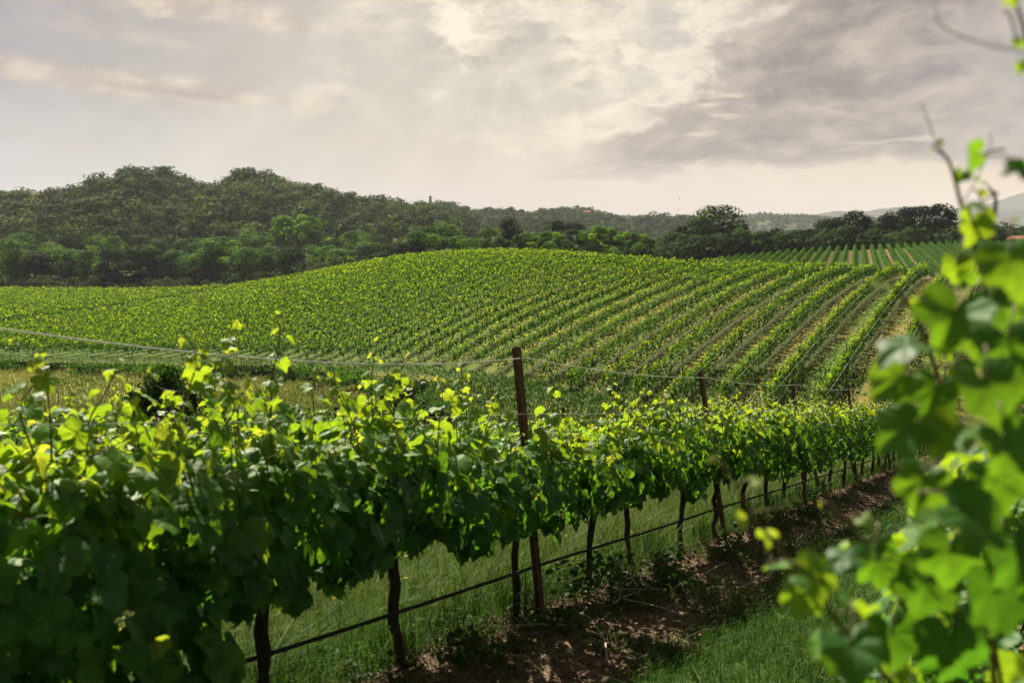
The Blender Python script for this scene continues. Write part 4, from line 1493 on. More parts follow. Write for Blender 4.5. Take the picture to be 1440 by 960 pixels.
# second row, half hidden behind the first
PROTO2 = {}
S2 = list(np.arange(2.0, 38, 1.12))
for k, s in enumerate(S2):
    lab = f'second-row grapevine half hidden behind the front row, {ordinal(k + 1)} from the left'
    key = (k % 4, s > 14, s > 24, s < 8)
    if key not in PROTO2:
        lib = LO if s > 24 else MD
        tp2 = 1.60 if s < 8 else 1.40
        sh = random_shoots(s, ROW2, vrng, 3, tp2 - .02, 0.02, 0.16)
        PROTO2[key] = build_vine(s, ROW2, vrng, lib, 430, lab, 'grapevines of the second row', sh, bot=0.62, top=tp2, half=0.28, size=0.066)
    else:
        q = sn(s, ROW2)
        copy_tree(PROTO2[key], (q[0], q[1], float(H(q[0], q[1]))), lab)


# ------------------------------------------------------------------ near row on the right, out of focus
def px_path(lst):
    return [pix(a, b, c) for a, b, c in lst]


NROW = -0.05
near_shoots = {
    1.55: [
        {'pts': px_path([(1400, 520, 1.50), (1385, 400, 1.50), (1355, 300, 1.48), (1335, 228, 1.46), (1312, 208, 1.45)]), 'size': 0.028, 'age': 0.42},
        {'pts': px_path([(1452, 300, 1.25), (1462, 140, 1.22), (1440, 40, 1.20), (1415, -30, 1.2)]), 'size': 0.026, 'age': 0.42},
        {'pts': px_path([(1300, 1010, 1.45), (1205, 905, 1.42), (1120, 800, 1.42), (1066, 735, 1.42), (1015, 650, 1.42)]), 'size': 0.040, 'age': 0.6},
        {'pts': px_path([(1330, 560, 1.75), (1290, 450, 1.72), (1262, 410, 1.7), (1250, 395, 1.7)]), 'size': 0.036, 'age': 0.6},
        {'pts': px_path([(1300, 900, 1.6), (1240, 800, 1.6), (1195, 735, 1.62), (1170, 715, 1.62)]), 'size': 0.034, 'age': 0.6},
        {'pts': px_path([(1395, 330, 1.7), (1400, 280, 1.7), (1390, 262, 1.7)]), 'size': 0.012, 'age': 0.6},
    ]}
# big single leaves placed as in the photo: (px, py, depth, radius in px, normal, tip, age)
BIGLEAF = [
    (1262, 488, 1.35, 52, (-.2, -.3, 1.0), (-1, -.2, -.15), .25), (1252, 540, 1.36, 52, (-.15, -.8, .5), (-.8, 0, -.6), .60), 
    (1262, 606, 1.32, 56, (-.3, -.7, .6), (-.9, 0, -.5), .38), (1292, 690, 1.30, 58, (-.5, -.75, .3), (-.3, 0, -1), .50), (1335, 460, 1.38, 70, (-.2, -.7, .7), (-.3, 0, -1), .48),
    (1360, 470, 1.5, 62, (.2, -.8, .5), (.3, 0, -1), .55),  (1425, 380, 1.2, 62, (-.2, -.8, .5), (.2, 0, -1), .58),
    (1390, 560, 1.25, 72, (.1, -.8, .6), (.2, 0, -1), .45), (1330, 620, 1.3, 55, (-.1, -.6, .8), (-.5, 0, -.8), .72), (1420, 640, 1.2, 70, (.2, -.9, .4), (.3, 0, -1), .40),
    (1375, 735, 1.22, 78, (.1, -.6, .8), (.8, -.2, -.7), .30), (1400, 690, 1.3, 66, (0, -.9, .3), (.2, 0, -1), .42), (1335, 790, 1.32, 62, (-.2, -.8, .3), (0, 0, -1), .34),
    (1180, 785, 1.38, 40, (-.1, -.3, 1.0), (-.9, 0, -.1), .12), (1150, 812, 1.36, 48, (-.1, -.8, .7), (.8, 0, -.5), .70), (1128, 846, 1.40, 44, (-.1, -.9, .3), (-.3, 0, -1), .66),
    (1198, 925, 1.28, 66, (-.2, -.5, .9), (.1, -.2, -1), .35), (1235, 800, 1.42, 50, (0, -.9, .3), (.2, 0, -1), .30), (1430, 243, 1.15, 34, (.2, -.6, .8), (-.9, 0, -.3), .10),
    (1365, 325, 1.46, 34, (.1, -.9, .3), (-.2, 0, -1), .86), (1388, 312, 1.48, 26, (.3, -.9, .2), (.4, 0, -1), .80), (1350, 250, 1.46, 15, (0, -.9, .4), (-.4, 0, -.8), .55),
    (1398, 850, 1.25, 80, (0, -.9, .3), (.1, 0, -1), .2), (1300, 830, 1.4, 64, (-.2, -.8, .4), (-.2, 0, -1), .25), (1435, 800, 1.15, 80, (.1, -.9, .3), (.2, 0, -1), .2),
    (1420, 500, 1.3, 66, (0, -.8, .5), (.1, 0, -1), .36), (1410, 440, 1.4, 60, (.2, -.7, .6), (.4, 0, -1), .44), (1310, 560, 1.5, 52, (-.2, -.8, .5), (-.3, 0, -1), .35),
    (1432, 62, 1.2, 13, (0, -.9, .4), (.4, 0, -1), .7), (1436, 96, 1.2, 15, (0, -.9, .3), (-.3, 0, -1), .75), (1345, 380, 1.6, 30, (0, -.9, .3), (0, 0, -1), .7),
    (1445, 950, 1.1, 40, (0, -.4, .9), (-.8, 0, -.1), .8), (1255, 905, 1.4, 60, (0, -.8, .4), (.1, 0, -1), .18), (1340, 920, 1.35, 76, (0, -.9, .3), (.1, 0, -1), .12),
]


def near_row():
    rng = np.random.default_rng(909)
    labels = {1.55: 'blurred grapevine closest to the viewer, its big leaves filling the right edge',
              2.7: 'dim grapevine just behind the closest blurred vine on the right', 3.85: 'second dim grapevine behind the closest blurred vine on the right'}
    for i, s in enumerate([1.55, 2.7, 3.85, 5.0, 6.15, 7.3, 8.45, 9.6]):
        n0 = NROW
        lab = labels.get(s, f'{ordinal(i)} grapevine behind the closest blurred vine on the right, mostly hidden')
        b2 = sn(s, n0); gz = float(H(b2[0], b2[1]))
        base = np.array([b2[0], b2[1], gz])
        t = thing('grapevine', base, lab, 'grapevine', 'grapevines of the near right row')
        link('trunk', trunk_mesh(base, gz, rng, 0.8, 0.036), t)
        g = Geo()
        if i == 0:
            # dense body low down and to the right, opened up towards the photo's left edge of the mass
            canopy_leaves(g, HI, s + 0.20, n0 - 0.22, gz, rng, 560, 0.9, 0.15, 1.54, 0.25, 0.064)
            canopy_leaves(g, HI, s + 0.12, n0 - 0.26, gz, rng, 190, 0.8, 0.9, 1.68, 0.17, 0.054)
            canopy_leaves(g, HI, s + 0.10, n0 - 0.06, gz, rng, 360, 0.8, 0.05, 1.15, 0.26, 0.064)
            P = np.array([pix(a, b, c) for a, b, c, *_ in BIGLEAF])
            SCL = np.array([0.88 * r / FPX * c for a, b, c, r, *_ in BIGLEAF])
            Nn = np.array([q[4] for q in BIGLEAF], float); Tt = np.array([q[5] for q in BIGLEAF], float); Ag = np.array([q[6] for q in BIGLEAF]) * 0.85  # toned down: dim corner exposure is put into these leaves' colour
            P = P - norm(Tt) * SCL[:, None] * 0.3
            add_leaves(g, HI, P, Nn, Tt, SCL, Ag, rng, 0)
            # leaf stalks back to the vine's canes
            for q, tt, sc in zip(P, Tt, SCL):
                tgt = q - norm(tt) * 0.10 + np.array([0.03, 0.03, -0.05])
                cane(g, bez([q, (q + tgt) / 2 + [0, 0, .012], tgt], 6), 0.0014, 0.002, 1, 5)
            for a in range(9):
                u = rng.uniform(-0.3, 0.4)
                p0 = base + DV * u + [0, 0, 0.8 - .158 * u]
                p2 = p0 + NV * rng.uniform(-.15, .22) + [0, 0, rng.uniform(0.6, 1.0)]
                cane(g, bez([p0, (p0 + p2) / 2 + rng.normal(size=3) * .03, p2], 7), .005, .003, 1, 5)
        else:
            canopy_leaves(g, HI if i < 3 else MD, s, n0, gz, rng, 520, 1.3, 0.5, 1.58, 0.28, 0.067)
        link('foliage', g.mesh('foliage', [M_LEAF, M_CANE], base), t)
        for sh in near_shoots.get(s, []):
            link('shoot', shoot_mesh(base, sh['pts'], rng, HI, sh['size'], sh['age']), t)


near_row()


# ------------------------------------------------------------------ grass, weeds, litter
def blades(x, y, z, hgt, wid, age_root, age_tip, rng, lean=0.35):
    n = len(x)
    az = rng.uniform(0, 6.28, n)
    d = np.stack([np.cos(az), np.sin(az), np.zeros(n)], -1)
    ln = np.abs(rng.normal(size=n)) * lean
    p = np.stack([-d[:, 1], d[:, 0], d[:, 2]], -1) * (wid / 2)[:, None]
    b = np.stack([x, y, z - 0.01], -1)
    m_ = b + d * (ln * hgt * 0.35)[:, None] + UPV * (hgt * 0.58)[:, None]
    t = b + d * (ln * hgt)[:, None] + UPV * (hgt * (1 - 0.25 * np.minimum(ln, 1.2)))[:, None]
    v = np.stack([b - p, b + p, m_ + p * .75, m_ - p * .75, t], 1).reshape(-1, 3)
    o = np.arange(n)[:, None] * 5
    q = o + np.array([[0, 1, 2, 3]]); tr = o + np.array([[3, 2, 4]])
    age = np.stack([age_root, age_root, (age_root + age_tip) / 2, (age_root + age_tip) / 2, age_tip], 1).ravel()
    return v, [q, tr], np.clip(age, 0, 1)


def scatter(rng, n, s0, s1, n0, n1, bias=1.0):
    s = s0 + (s1 - s0) * rng.random(n) ** bias
    nn = rng.uniform(n0, n1, n)
    return s, nn


def grass_all():
    rng = np.random.default_rng(31)
    g = Geo()

    def patch(cnt, s0, s1, n0, n1, h0, h1, w0, dry, bias=1.6, clump=0.0, thresh=None, lean=0.35, root=0.12):
        s, nn = scatter(rng, cnt, s0, s1, n0, n1, bias)
        f = fbm(s * 1.4, nn * 1.8, 71)
        if thresh is not None:
            k = rng.random(cnt) < np.clip((f - thresh) * 3, 0.02, 1)
            s, nn, f = s[k], nn[k], f[k]
        xy = s[:, None] * D1 + nn[:, None] * N1
        z = H(xy[:, 0], xy[:, 1])
        h = (h0 + (h1 - h0) * rng.random(len(s)) ** 1.6) * (1 + 0.35 * f)
        scale = 1 + np.clip(s - 8, 0, 40) * 0.05
        w = w0 * rng.uniform(0.6, 1.4, len(s)) * scale
        isdry = rng.random(len(s)) < np.clip(dry + 0.50 * f, 0, 1)
        ar = root + 0.16 * rng.random(len(s)); at = np.where(isdry, rng.uniform(0.52, 0.72, len(s)), ar + 0.22 + 0.1 * rng.random(len(s)))
        v, p, a = blades(xy[:, 0], xy[:, 1], z, h, w, np.where(isdry, ar + .25, ar), at, rng, lean)
        g.add(v, p, 0, age=a)
    # tall meadow grass behind and under the front row
    patch(60000, 2.2, 16, 3.0, 5.6, 0.12, 0.46, 0.0055, 0.18, 1.5, lean=0.8)
    patch(26000, 12, 42, 3.0, 5.6, 0.14, 0.40, 0.012, 0.40, 1.2, lean=.6)
    patch(26000, 2.5, 22, 3.2, 5.4, 0.30, 0.62, 0.0045, 0.85, 1.5, lean=0.55)
    patch(9000, 3, 20, 5.6, 8.0, 0.2, 0.45, 0.010, 0.3, 1.2)
    patch(30000, 4, 34, 7.5, 20, 0.12, 0.42, 0.020, 0.25, 1.1, lean=.6)
    patch(80000, -4, 62, 9, 66, 0.14, 0.45, 0.035, 0.25, 0.9, lean=.7)
    # short green turf of the aisle
    patch(90000, 2.6, 14, 0.35, 2.08, 0.03, 0.12, 0.0042, 0.10, 1.4, lean=0.6, root=0.06)
    patch(42000, 2.6, 14, 0.35, 2.05, 0.10, 0.24, 0.0048, 0.12, 1.4, thresh=0.08, lean=0.7, root=0.05)
    patch(9000, 2.6, 16, 0.3, 2.1, 0.06, 0.2, 0.004, 0.9, 1.4, thresh=-0.1, lean=0.9)
    patch(50000, 12, 40, 0.3, 2.1, 0.05, 0.14, 0.012, 0.05, 1.2, lean=0.6, root=0.04)
    # tufts that creep over the bare strip
    patch(52000, 2.6, 26, 1.8, 3.1, 0.03, 0.16, 0.0055, 0.22, 1.4, thresh=0.02, lean=0.7, root=0.05)
    patch(9000, 2.6, 20, -0.7, 0.6, 0.03, 0.16, 0.0055, 0.14, 1.4, thresh=0.05, lean=0.7)
    tag(link('grass', g.mesh('grass', M_GRASS)), kind='stuff')

    # straw-coloured hay meadow in the valley, and the rough bank before the vines
    g = Geo()
    n = 60000
    y = rng.uniform(66, 112, n); tx = rng.uniform(-0.58, -0.06, n)
    x = tx * y
    so, me, fi, f2, tr = region_weights(x, y)
    k = rng.random(n) < me + 0.05
    x, y = x[k], y[k]
    f = fbm(x * .12, y * .12, 91)
    h = rng.uniform(0.25, 0.6, len(x))
    v, p, a = blades(x, y, H(x, y), h, rng.uniform(0.05, 0.10, len(x)), np.clip(0.62 + .2 * f, 0, .76), np.clip(0.74 + 0.2 * f + 0.06 * rng.normal(size=len(x)), 0, .82), rng, 0.5)
    g.add(v, p, 0, age=a)
    tag(link('grass', g.mesh('grass', M_GRASS)), kind='stuff')
    g = Geo()
    n = 60000
    tx = rng.uniform(-0.60, 0.42, n)
    yb = col(tx, CYB)
    f = rng.random(n)
    y = yb * (0.60 + 0.40 * f)
    x = tx * y
    so, me, fi, f2, tr = region_weights(x, y)
    k = rng.random(n) > np.maximum(me, tr)
    x, y = x[k], y[k]
    nz = fbm(x * .15, y * .15, 95)
    h = rng.uniform(0.08, 0.34, len(x)) * (1 + nz)
    v, p, a = blades(x, y, H(x, y), h, rng.uniform(0.05, 0.11, len(x)), np.full(len(x), .15), np.clip(0.36 + 0.45 * nz + 0.15 * rng.normal(size=len(x)), 0, 1), rng, 0.6)
    g.add(v, p, 0, age=a)
    # lanes between the hill rows
    n = 45000
    tx = rng.uniform(0.02, 0.45, n)
    y = rng.uniform(46, 125, n)
    x = tx * y
    k = (y > col(tx, CYB)) & (y < col(tx, CYC))
    x, y = x[k], y[k]
    d = (NF[0] * x + NF[1] * y) / SP1
    d = np.abs((d + 0.5) % 1 - 0.5)
    nz = fbm(x * .2, y * .2, 97)
    k = (d > 0.16) & (rng.random(len(x)) < 0.55 + 0.6 * nz)
    x, y, nz = x[k], y[k], nz[k]
    v, p, a = blades(x, y, H(x, y), rng.uniform(0.06, 0.2, len(x)), rng.uniform(0.05, 0.10, len(x)), np.full(len(x), .12), np.clip(0.42 - 0.5 * nz + 0.13 * rng.normal(size=len(x)), 0, 1), rng, 0.6)
    g.add(v, p, 0, age=a)
    tag(link('grass', g.mesh('grass', M_GRASS)), kind='stuff')

    # broad-leaved weeds at the foot of the vines
    g = Geo()
    c_s = np.concatenate([rng.uniform(2.8, 18, 26), [6.55, 6.7, 6.9, 7.05, 6.3]]); c_n = np.concatenate([rng.uniform(2.55, 3.2, 26), [2.95, 2.8, 2.95, 2.85, 2.95]])
    n_each = 46
    i = np.repeat(np.arange(len(c_s)), n_each)
    s = c_s[i] + rng.normal(size=len(i)) * 0.10; nn = c_n[i] + rng.normal(size=len(i)) * 0.10
    xy = s[:, None] * D1 + nn[:, None] * N1
    big = np.where(i >= 26, 2.0, 1.0)
    hh = rng.uniform(0.02, 0.16, len(i)) * big
    pos = np.stack([xy[:, 0], xy[:, 1], H(xy[:, 0], xy[:, 1]) + hh], -1)
    v, p = quads(pos, np.array([[0, -.2, 1.0]]) + rng.normal(size=(len(i), 3)) * 0.4, rng.uniform(0.025, 0.055, len(i)), rng, 1.3)
    g.add(v, p, 0, age=np.repeat(rng.uniform(0.05, 0.4, len(i)), 4))
    tag(link('weeds', g.mesh('weeds', M_GRASS)), kind='stuff')

    # yellow flower heads
    g = Geo()
    s, nn = scatter(rng, 60, 3, 16, 3.2, 5.2, 1.4)
    s2, n2 = scatter(rng, 10, 4, 12, 0.7, 1.9, 1.3)
    s = np.concatenate([s, s2]); hgt = np.concatenate([rng.uniform(0.18, 0.46, 60), rng.uniform(0.06, 0.12, 10)]); nn = np.concatenate([nn, n2])
    xy = s[:, None] * D1 + nn[:, None] * N1
    c = np.stack([xy[:, 0], xy[:, 1], H(xy[:, 0], xy[:, 1]) + hgt], -1)
    pet = 6
    a = np.arange(pet) / pet * 6.283
    i = np.repeat(np.arange(len(c)), pet)
    off = np.stack([np.cos(a), np.sin(a), np.full(pet, .25)], -1)
    pos = c[i] + np.tile(off, (len(c), 1)) * 0.008
    v, p = quads(pos, np.tile(off * [.4, .4, 3], (len(c), 1)) + rng.normal(size=(len(i), 3)) * .2, np.full(len(i), 0.009), rng)
    g.add(v, p, 0, age=np.repeat(rng.random(len(i)), 4))
    tag(link('wildflowers', g.mesh('wildflowers', M_FLOWER)), kind='stuff')

    # dry leaves, bark and straw on the bare strip
    g = Geo()
    n = 26000
    s, nn = scatter(rng, n, 2.6, 26, 1.95, 3.15, 1.5)
    s2, n2 = scatter(rng, 2500, 2.6, 16, -0.6, 0.5, 1.3)
    s = np.concatenate([s, s2]); nn = np.concatenate([nn, n2])
    xy = s[:, None] * D1 + nn[:, None] * N1
    pos = np.stack([xy[:, 0], xy[:, 1], H(xy[:, 0], xy[:, 1]) + 0.012 + rng.uniform(0, 0.03, len(s))], -1)
    kind = rng.random(len(s))
    size = np.where(kind < 0.6, rng.uniform(0.010, 0.030, len(s)), rng.uniform(0.006, 0.012, len(s)))
    asp = np.where(kind < 0.6, 1.0, 9.0)
    lng = rng.random(len(s)) < 0.035
    size = np.where(lng, 0.006, size); asp = np.where(lng, rng.uniform(14, 38, len(s)), asp)
    n_ = norm(np.array([[0, 0, 1.0]]) + rng.normal(size=(len(s), 3)) * np.where(lng, 0.12, 0.55)[:, None])
    r = norm(rng.normal(size=n_.shape)); a = norm(np.cross(n_, r)); b = np.cross(n_, a)
    L = (size * asp * .5)[:, None]; W = (size * .5)[:, None]
    v = np.stack([pos - a * L, pos - b * W + n_ * W * .3, pos + a * L, pos + b * W + n_ * W * .3], 1).reshape(-1, 3)
    g.add(v, [np.arange(len(s) * 4).reshape(-1, 4)], 0, age=np.repeat(np.clip(rng.normal(size=len(s)) * .28 + .42, 0, 1), 4))
    tag(link('litter', g.mesh('litter', M_LITTER)), kind='stuff')


grass_all()


# pruned canes heaped on the bare strip by the second trunk past the post
def prunings():
    rng = np.random.default_rng(64)
    spec = [((860, 845), (935, 838), 'pale dry cane lying across the middle of the pruning heap'), ((868, 853), (955, 876), 'long curved dry cane reaching from the heap toward the grass'),
            ((862, 862), (905, 836), 'short pale cane slanting over the top of the heap'), ((848, 838), (868, 828), 'stubby dry cane at the upper end of the heap near the trunk'),
            ((852, 830), (900, 850), 'thin dry cane crossing the back of the heap'), ((878, 815), (918, 838), 'fork-like dry cane standing at the far side of the heap'),
            ((866, 800), (868, 838), 'upright dry cane sticking out of the heap'), ((856, 824), (884, 790), 'dark curved cane arching up from the heap by the trunk'),
            ((884, 790), (932, 806), 'thin dry cane bent over behind the heap'), ((870, 850), (880, 822), 'twig leaning steeply at the front of the heap'),
            ((812, 875), (852, 893), 'brown dry cane lying left of the heap in the litter'), ((846, 905), (854, 940), 'lone dry stalk lying low near the bottom edge of the view'),
            ((947, 838), (962, 828), 'short broken pale stick right of the heap'), ((725, 893), (805, 890), 'dry cane lying beside the foot of the nearest post'),
            ((700, 930), (745, 938), 'dry stick in the soil below the nearest thin trunk'), ((985, 822), (1020, 800), 'dry stick on the soil beneath the second rusty post')]
    for k, ((ax, ay), (bx, by), lab) in enumerate(spec):
        def gp(px, py):
            r = ratio(py); v_ = (480 - py) / FPX; tx = (px - 720) / FPX / (CT + v_ * ST)
            Y = np.linspace(3, 30, 4000)
            d = H(tx * Y, Y) - r * Y
            i = int(np.argmax(d > 0)) if (d > 0).any() else 2000
            return np.array([tx * Y[i], Y[i], H(tx * Y[i], Y[i])])
        A, B = gp(ax, ay), gp(bx, by)
        if k in (6, 7):                                   # upright pieces keep their foot and rise
            A0, B0 = gp(ax, max(ay, by)), gp(bx, max(ay, by))
            hi = abs(by - ay) / FPX * A0[1]
            A, B = (A0 + [0, 0, hi], B0) if k == 6 else (A0, B0 + [0, 0, hi])
        lift = 0.045 + 0.03 * rng.random(2)
        A = A + [0, 0, lift[0]]; B = B + [0, 0, lift[1]]
        mids = [A, A + (B - A) * .33 + rng.normal(size=3) * .007 + [0, 0, .004 + (.05 if k == 7 else 0)], A + (B - A) * .7 + rng.normal(size=3) * .007 + [0, 0, .003 + (.05 if k == 7 else 0)], B]
        base = A.copy(); base[2] -= lift[0]
        g = Geo()
        path = bez(mids, 12)
        r0 = rng.uniform(0.004, 0.0075)
        v, p = tube(path, np.linspace(r0, r0 * .55, 12) * (1 + .18 * (np.arange(12) % 4 == 0)), 7)
        g.add(v, p)
        for q in (4, 8):
            b = path[q]; d = norm(B - A + rng.normal(size=3) * .25)
            v, p = tube([b, b + d * .03 + [0, 0, .008], b + d * .055 + rng.normal(size=3) * .01], [r0 * .5, r0 * .4, r0 * .25], 5); g.add(v, p)
        o = link('pruned_cane', g.mesh('pruned_cane', M_TWIG, base), None, base)
        tag(o, lab, 'dry cane', 'pruned canes on the bare strip')


prunings()


# ------------------------------------------------------------------ bushes in the valley
def bush(name, x, y, w, h, N, size, label, group, tone, seed, depth=None):
    rng = np.random.default_rng(seed)
    gz = float(H(np.array(x), np.array(y)))
    base = np.array([x, y, gz])
    t = thing(name, base, label, 'shrub', group)
    L = 14
    c = np.stack([rng.uniform(-.32, .32, L) * w, rng.uniform(-.32, .32, L) * (depth or w), rng.uniform(.18, .82, L) * h], -1)
    r = rng.uniform(.12, .24, L)
    i = rng.integers(0, L, N)
    d = norm(rng.normal(size=(N, 3)))
    pos = c[i] + d * (r[i] * rng.uniform(.3, 1.15, N))[:, None] * np.array([w, depth or w, h * .8])
    pos[:, 2] = np.clip(pos[:, 2], 0.02, None)
    v, p = quads(pos, d * .6 + rng.normal(size=(N, 3)) * .6, rng.uniform(.6, 1.4, N) * size, rng, 1.3)
    g = Geo(); g.add(v, p, 0, age=np.repeat(np.clip(.4 + .25 * rng.normal(size=N), 0, 1), 4))
    f = link('foliage', g.mesh('foliage', M_TREE), t)
    f.color = TONES[tone] + (1,)
    g = Geo()
    for q in c[:7]:
        v, p = tube([[0, 0, -.05], q * [.5, .5, .45], q], [.03 * h / 3, .02 * h / 3, .006], 5); g.add(v, p)
    link('stem', g.mesh('stem', M_TRUNK), t)


bx = pix(246, 540, 25.0)
bush('shrub', bx[0], 25.0, 2.9, 3.6, 6500, 0.085, 'dark leafy shrub at the hay meadow edge, seen above the front vines', None, 'dark', 3)


def bank_hedge():
    """Rough hedge that runs along the far side of the meadow towards the track."""
    rng = np.random.default_rng(15)
    segs = [(0, 512, 106, 1.3), (60, 513, 104, 1.3), (120, 514, 101, 1.3), (180, 514, 99, 1.35), (240, 515, 96, 1.4), (300, 516, 93, 1.5), (350, 517, 90, 1.5), (400, 520, 86, 1.6), (450, 523, 81, 1.7),
            (495, 528, 75, 1.8), (535, 534, 69, 2.0), (570, 540, 63, 2.1), (602, 548, 57, 2.1)]
    n = len(segs)
    for i, (px, py, Y, h) in enumerate(segs):
        x = (px - 720) / FPX * Y
        nx = segs[i + 1] if i + 1 < n else segs[i - 1]
        wid = abs((nx[0] - 720) / FPX * nx[2] - x) * 1.5
        bush('hedge_shrub', x, Y, wid, h, 1500, 0.16, f'low rough shrub in the hedge beyond the hay meadow, {ordinal(i + 1)} from the left', 'low shrubs of the meadow hedge',
             ['mid', 'dark', 'grey', 'mid', 'fresh'][i % 5], 200 + i, 3.0)


bank_hedge()


# ------------------------------------------------------------------ small far things
def on_hill(HX, px, up=0.0):
    X, Y, Z = HX
    j = 43
    pxs = 720 + FPX * X[:, j] / Y[:, j]
    i = int(np.argmin(np.abs(pxs - px)))
    return np.array([X[i, j], Y[i, j], Z[i, j]])


def tower():
    p = on_hill(HX2, 606)
    top = pix(606.5, 276.5, p[1])
    t = thing('watchtower', p, 'slim dark brick tower standing alone on the wooded ridge', 'tower')
    h = top[2] - p[2]
    g = Geo(); v, q = box((0, 0, h / 2 - 1), (2.8, 2.8, h + 1)); g.add(v, q)
    shaft = link('shaft', g.mesh('shaft', M_BRICK, smooth_sh=False), t)
    for zc in np.linspace(h * .35, h * .8, 3):
        v, q = box((0, -1.42, zc), (0.7, 0.12, 1.2))
        link('window', make_mesh('window', v, q, M_TRUNK, smooth_sh=False), shaft)
    g = Geo(); v, q = box((0, 0, h - 0.2), (3.4, 3.4, 0.7)); g.add(v, q)
    for sx in (-1.3, 0, 1.3):
        for sy in (-1.3, 1.3):
            v, q = box((sx, sy, h + 0.5), (0.7, 0.7, 0.7)); g.add(v, q)
    link('parapet', g.mesh('parapet', M_BRICK, smooth_sh=False), t)


tower()


def house(HX, px, py, Y, w, h, label, rot):
    p = pix(px, py, Y)
    p[2] -= h * 0.4
    t = thing('house', p, label, 'house', 'far houses among the hill trees')
    t.rotation_euler = (0, 0, rot)
    d = w * 0.6
    g = Geo(); v, q = box((0, 0, h / 2 - 4), (w, d, h + 8)); g.add(v, q)
    wall = link('wall', g.mesh('wall', M_WALL, smooth_sh=False), t)
    rh = w * 0.18
    e = 0.5
    v = np.array([[-w / 2 - e, -d / 2 - e, h], [w / 2 + e, -d / 2 - e, h], [w / 2 + e, d / 2 + e, h], [-w / 2 - e, d / 2 + e, h], [-w / 2 - e, 0, h + rh], [w / 2 + e, 0, h + rh]])
    g = Geo(); g.add(v + [0, 0, .05], [[[0, 1, 5, 4], [2, 3, 4, 5], [3, 2, 1, 0]], [[1, 2, 5], [3, 0, 4]]])
    link('roof', g.mesh('roof', M_TILE, smooth_sh=False), t)
    for sx in np.linspace(-w * .35, w * .35, 4):
        v, q = box((sx, -d / 2 - .02, h * .62), (1.1, .1, 1.5))
        link('window', make_mesh('window', v, q, M_TRUNK, smooth_sh=False), wall)


house(HX2, 824, 301.5, 1120, 9, 4.5, 'pinkish house among trees just right of the dark domed tree', 0.3)
house(HX2, 773, 306.5, 1060, 6, 4.0, 'small pinkish house left of the dark domed tree', -0.2)
house(HX3, 1058, 309, 2480, 18, 8, 'wide pale house on the hazy far ridge, left of its neighbour', 0.1)
house(HX3, 1078, 308.5, 2490, 24, 10, 'larger reddish house on the hazy far ridge top', -0.1)
house(HX3, 1108, 310, 2480, 16, 7, 'smaller house on the hazy far ridge, right end', 0.2)


def pole(px, py, Y, h, label, r=0.14, name='utility_pole'):
    p = pix(px, py, Y)
    base = np.array([p[0], p[1], p[2] - h])
    t = thing(name, base, label, 'pole')
    v, q = tube([[0, 0, 0], [0, 0, h * .5], [0, 0, h]], [r * 1.2, r, r * .8], 8)
    link('pole', make_mesh('pole', v, q, M_POLE), t)
    v, q = box((0, 0, h - .35), (1.3 if name == 'utility_pole' else 2.2, .12, .12))
    link('crossbar', make_mesh('crossbar', v, q, M_POLE, smooth_sh=False), t)


pole(431.5, 349, 296, 12.5, 'pale utility pole rising among the trees of the belt', 0.13)
pole(546.5, 281, 1235, 14, 'thin pale mast on the ridge left of the brick tower', 0.22, 'mast')


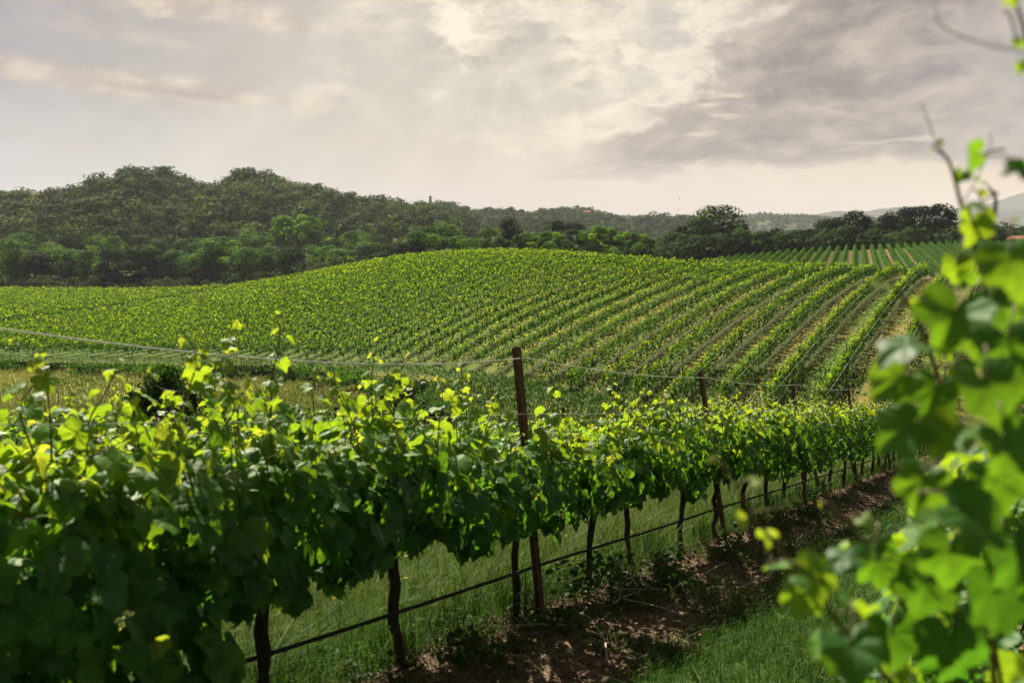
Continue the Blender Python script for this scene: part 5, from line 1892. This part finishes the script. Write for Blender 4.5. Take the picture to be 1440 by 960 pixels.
def bird(px, py, Y, span, roll, label):
    p = pix(px, py, Y)
    t = thing('bird', p, label, 'bird', 'birds in the sky')
    v, q = tube([[-.16, 0, 0], [-.08, 0, .01], [0.04, 0, .01], [.13, 0, .02], [.17, 0, .02]], [.008, .035, .042, .028, .006], 8)
    link('body', make_mesh('body', v, q, M_BIRD), t)
    for sgn in (-1, 1):
        s = span / 2
        w = np.array([[-.05, 0, .02], [.06, 0, .02], [.05, sgn * s * .5, .12 + roll], [-.06, sgn * s * .5, .11 + roll], [-.04, sgn * s, .04 + roll], [-.07, sgn * s * .97, .04 + roll]])
        w2 = w + [0, 0, .012]
        f = [[0, 1, 2, 3], [3, 2, 4, 5]]
        a = np.concatenate([w, w2])
        qq = np.array(f + [[c + 6 for c in r[::-1]] for r in f] + [[1, 0, 6, 7], [2, 1, 7, 8], [4, 2, 8, 10], [5, 4, 10, 11], [3, 5, 11, 9], [0, 3, 9, 6]])
        link('wing', make_mesh('wing', a, [qq], M_BIRD), t)


bird(955.5, 279.5, 190, 0.5, 0.02, 'tiny dark bird, the upper of two above the big dark tree')
bird(954, 294.5, 175, 0.45, -0.05, 'tiny dark bird, the lower of two above the big dark tree')

# a red-roofed shed at the far end of the second vineyard
ps = pix(1436, 338, 215)
gs = float(H(np.array(ps[0]), np.array(215.)))
t = thing('shed', (ps[0], 215, gs), 'red-roofed shed glimpsed past the second vineyard at the right edge', 'shed')
hh_ = max(2.2, ps[2] - gs - 0.8)
v, q = box((0, 0, hh_ / 2), (4, 3.4, hh_)); link('wall', make_mesh('wall', v, q, M_WALL, smooth_sh=False), t)
v = np.array([[-2.3, -2.1, hh_], [2.3, -2.1, hh_], [2.3, 2.1, hh_], [-2.3, 2.1, hh_], [-2.3, 0, hh_ + 0.8], [2.3, 0, hh_ + 0.8]], float) + [0, 0, .02]
g_ = Geo(); g_.add(v, [[[0, 1, 5, 4], [2, 3, 4, 5], [3, 2, 1, 0]], [[1, 2, 5], [3, 0, 4]]])
link('roof', g_.mesh('roof', M_TILE, smooth_sh=False), t)


# ------------------------------------------------------------------ haze
def haze():
    m, k, out = material('thin_air')
    vol = k.new('ShaderNodeVolumePrincipled')
    vol.inputs['Color'].default_value = (0.80, 0.83, 0.96, 1)
    vol.inputs['Density'].default_value = 1.0e-4
    vol.inputs['Anisotropy'].default_value = 0.0
    k.l.new(vol.outputs[0], out.inputs['Volume'])
    v, q = box((0, 1500, 134), (15000, 13400, 320))
    o = link('haze', make_mesh('haze', v, q, m, smooth_sh=False))
    tag(o, kind='stuff')


haze()
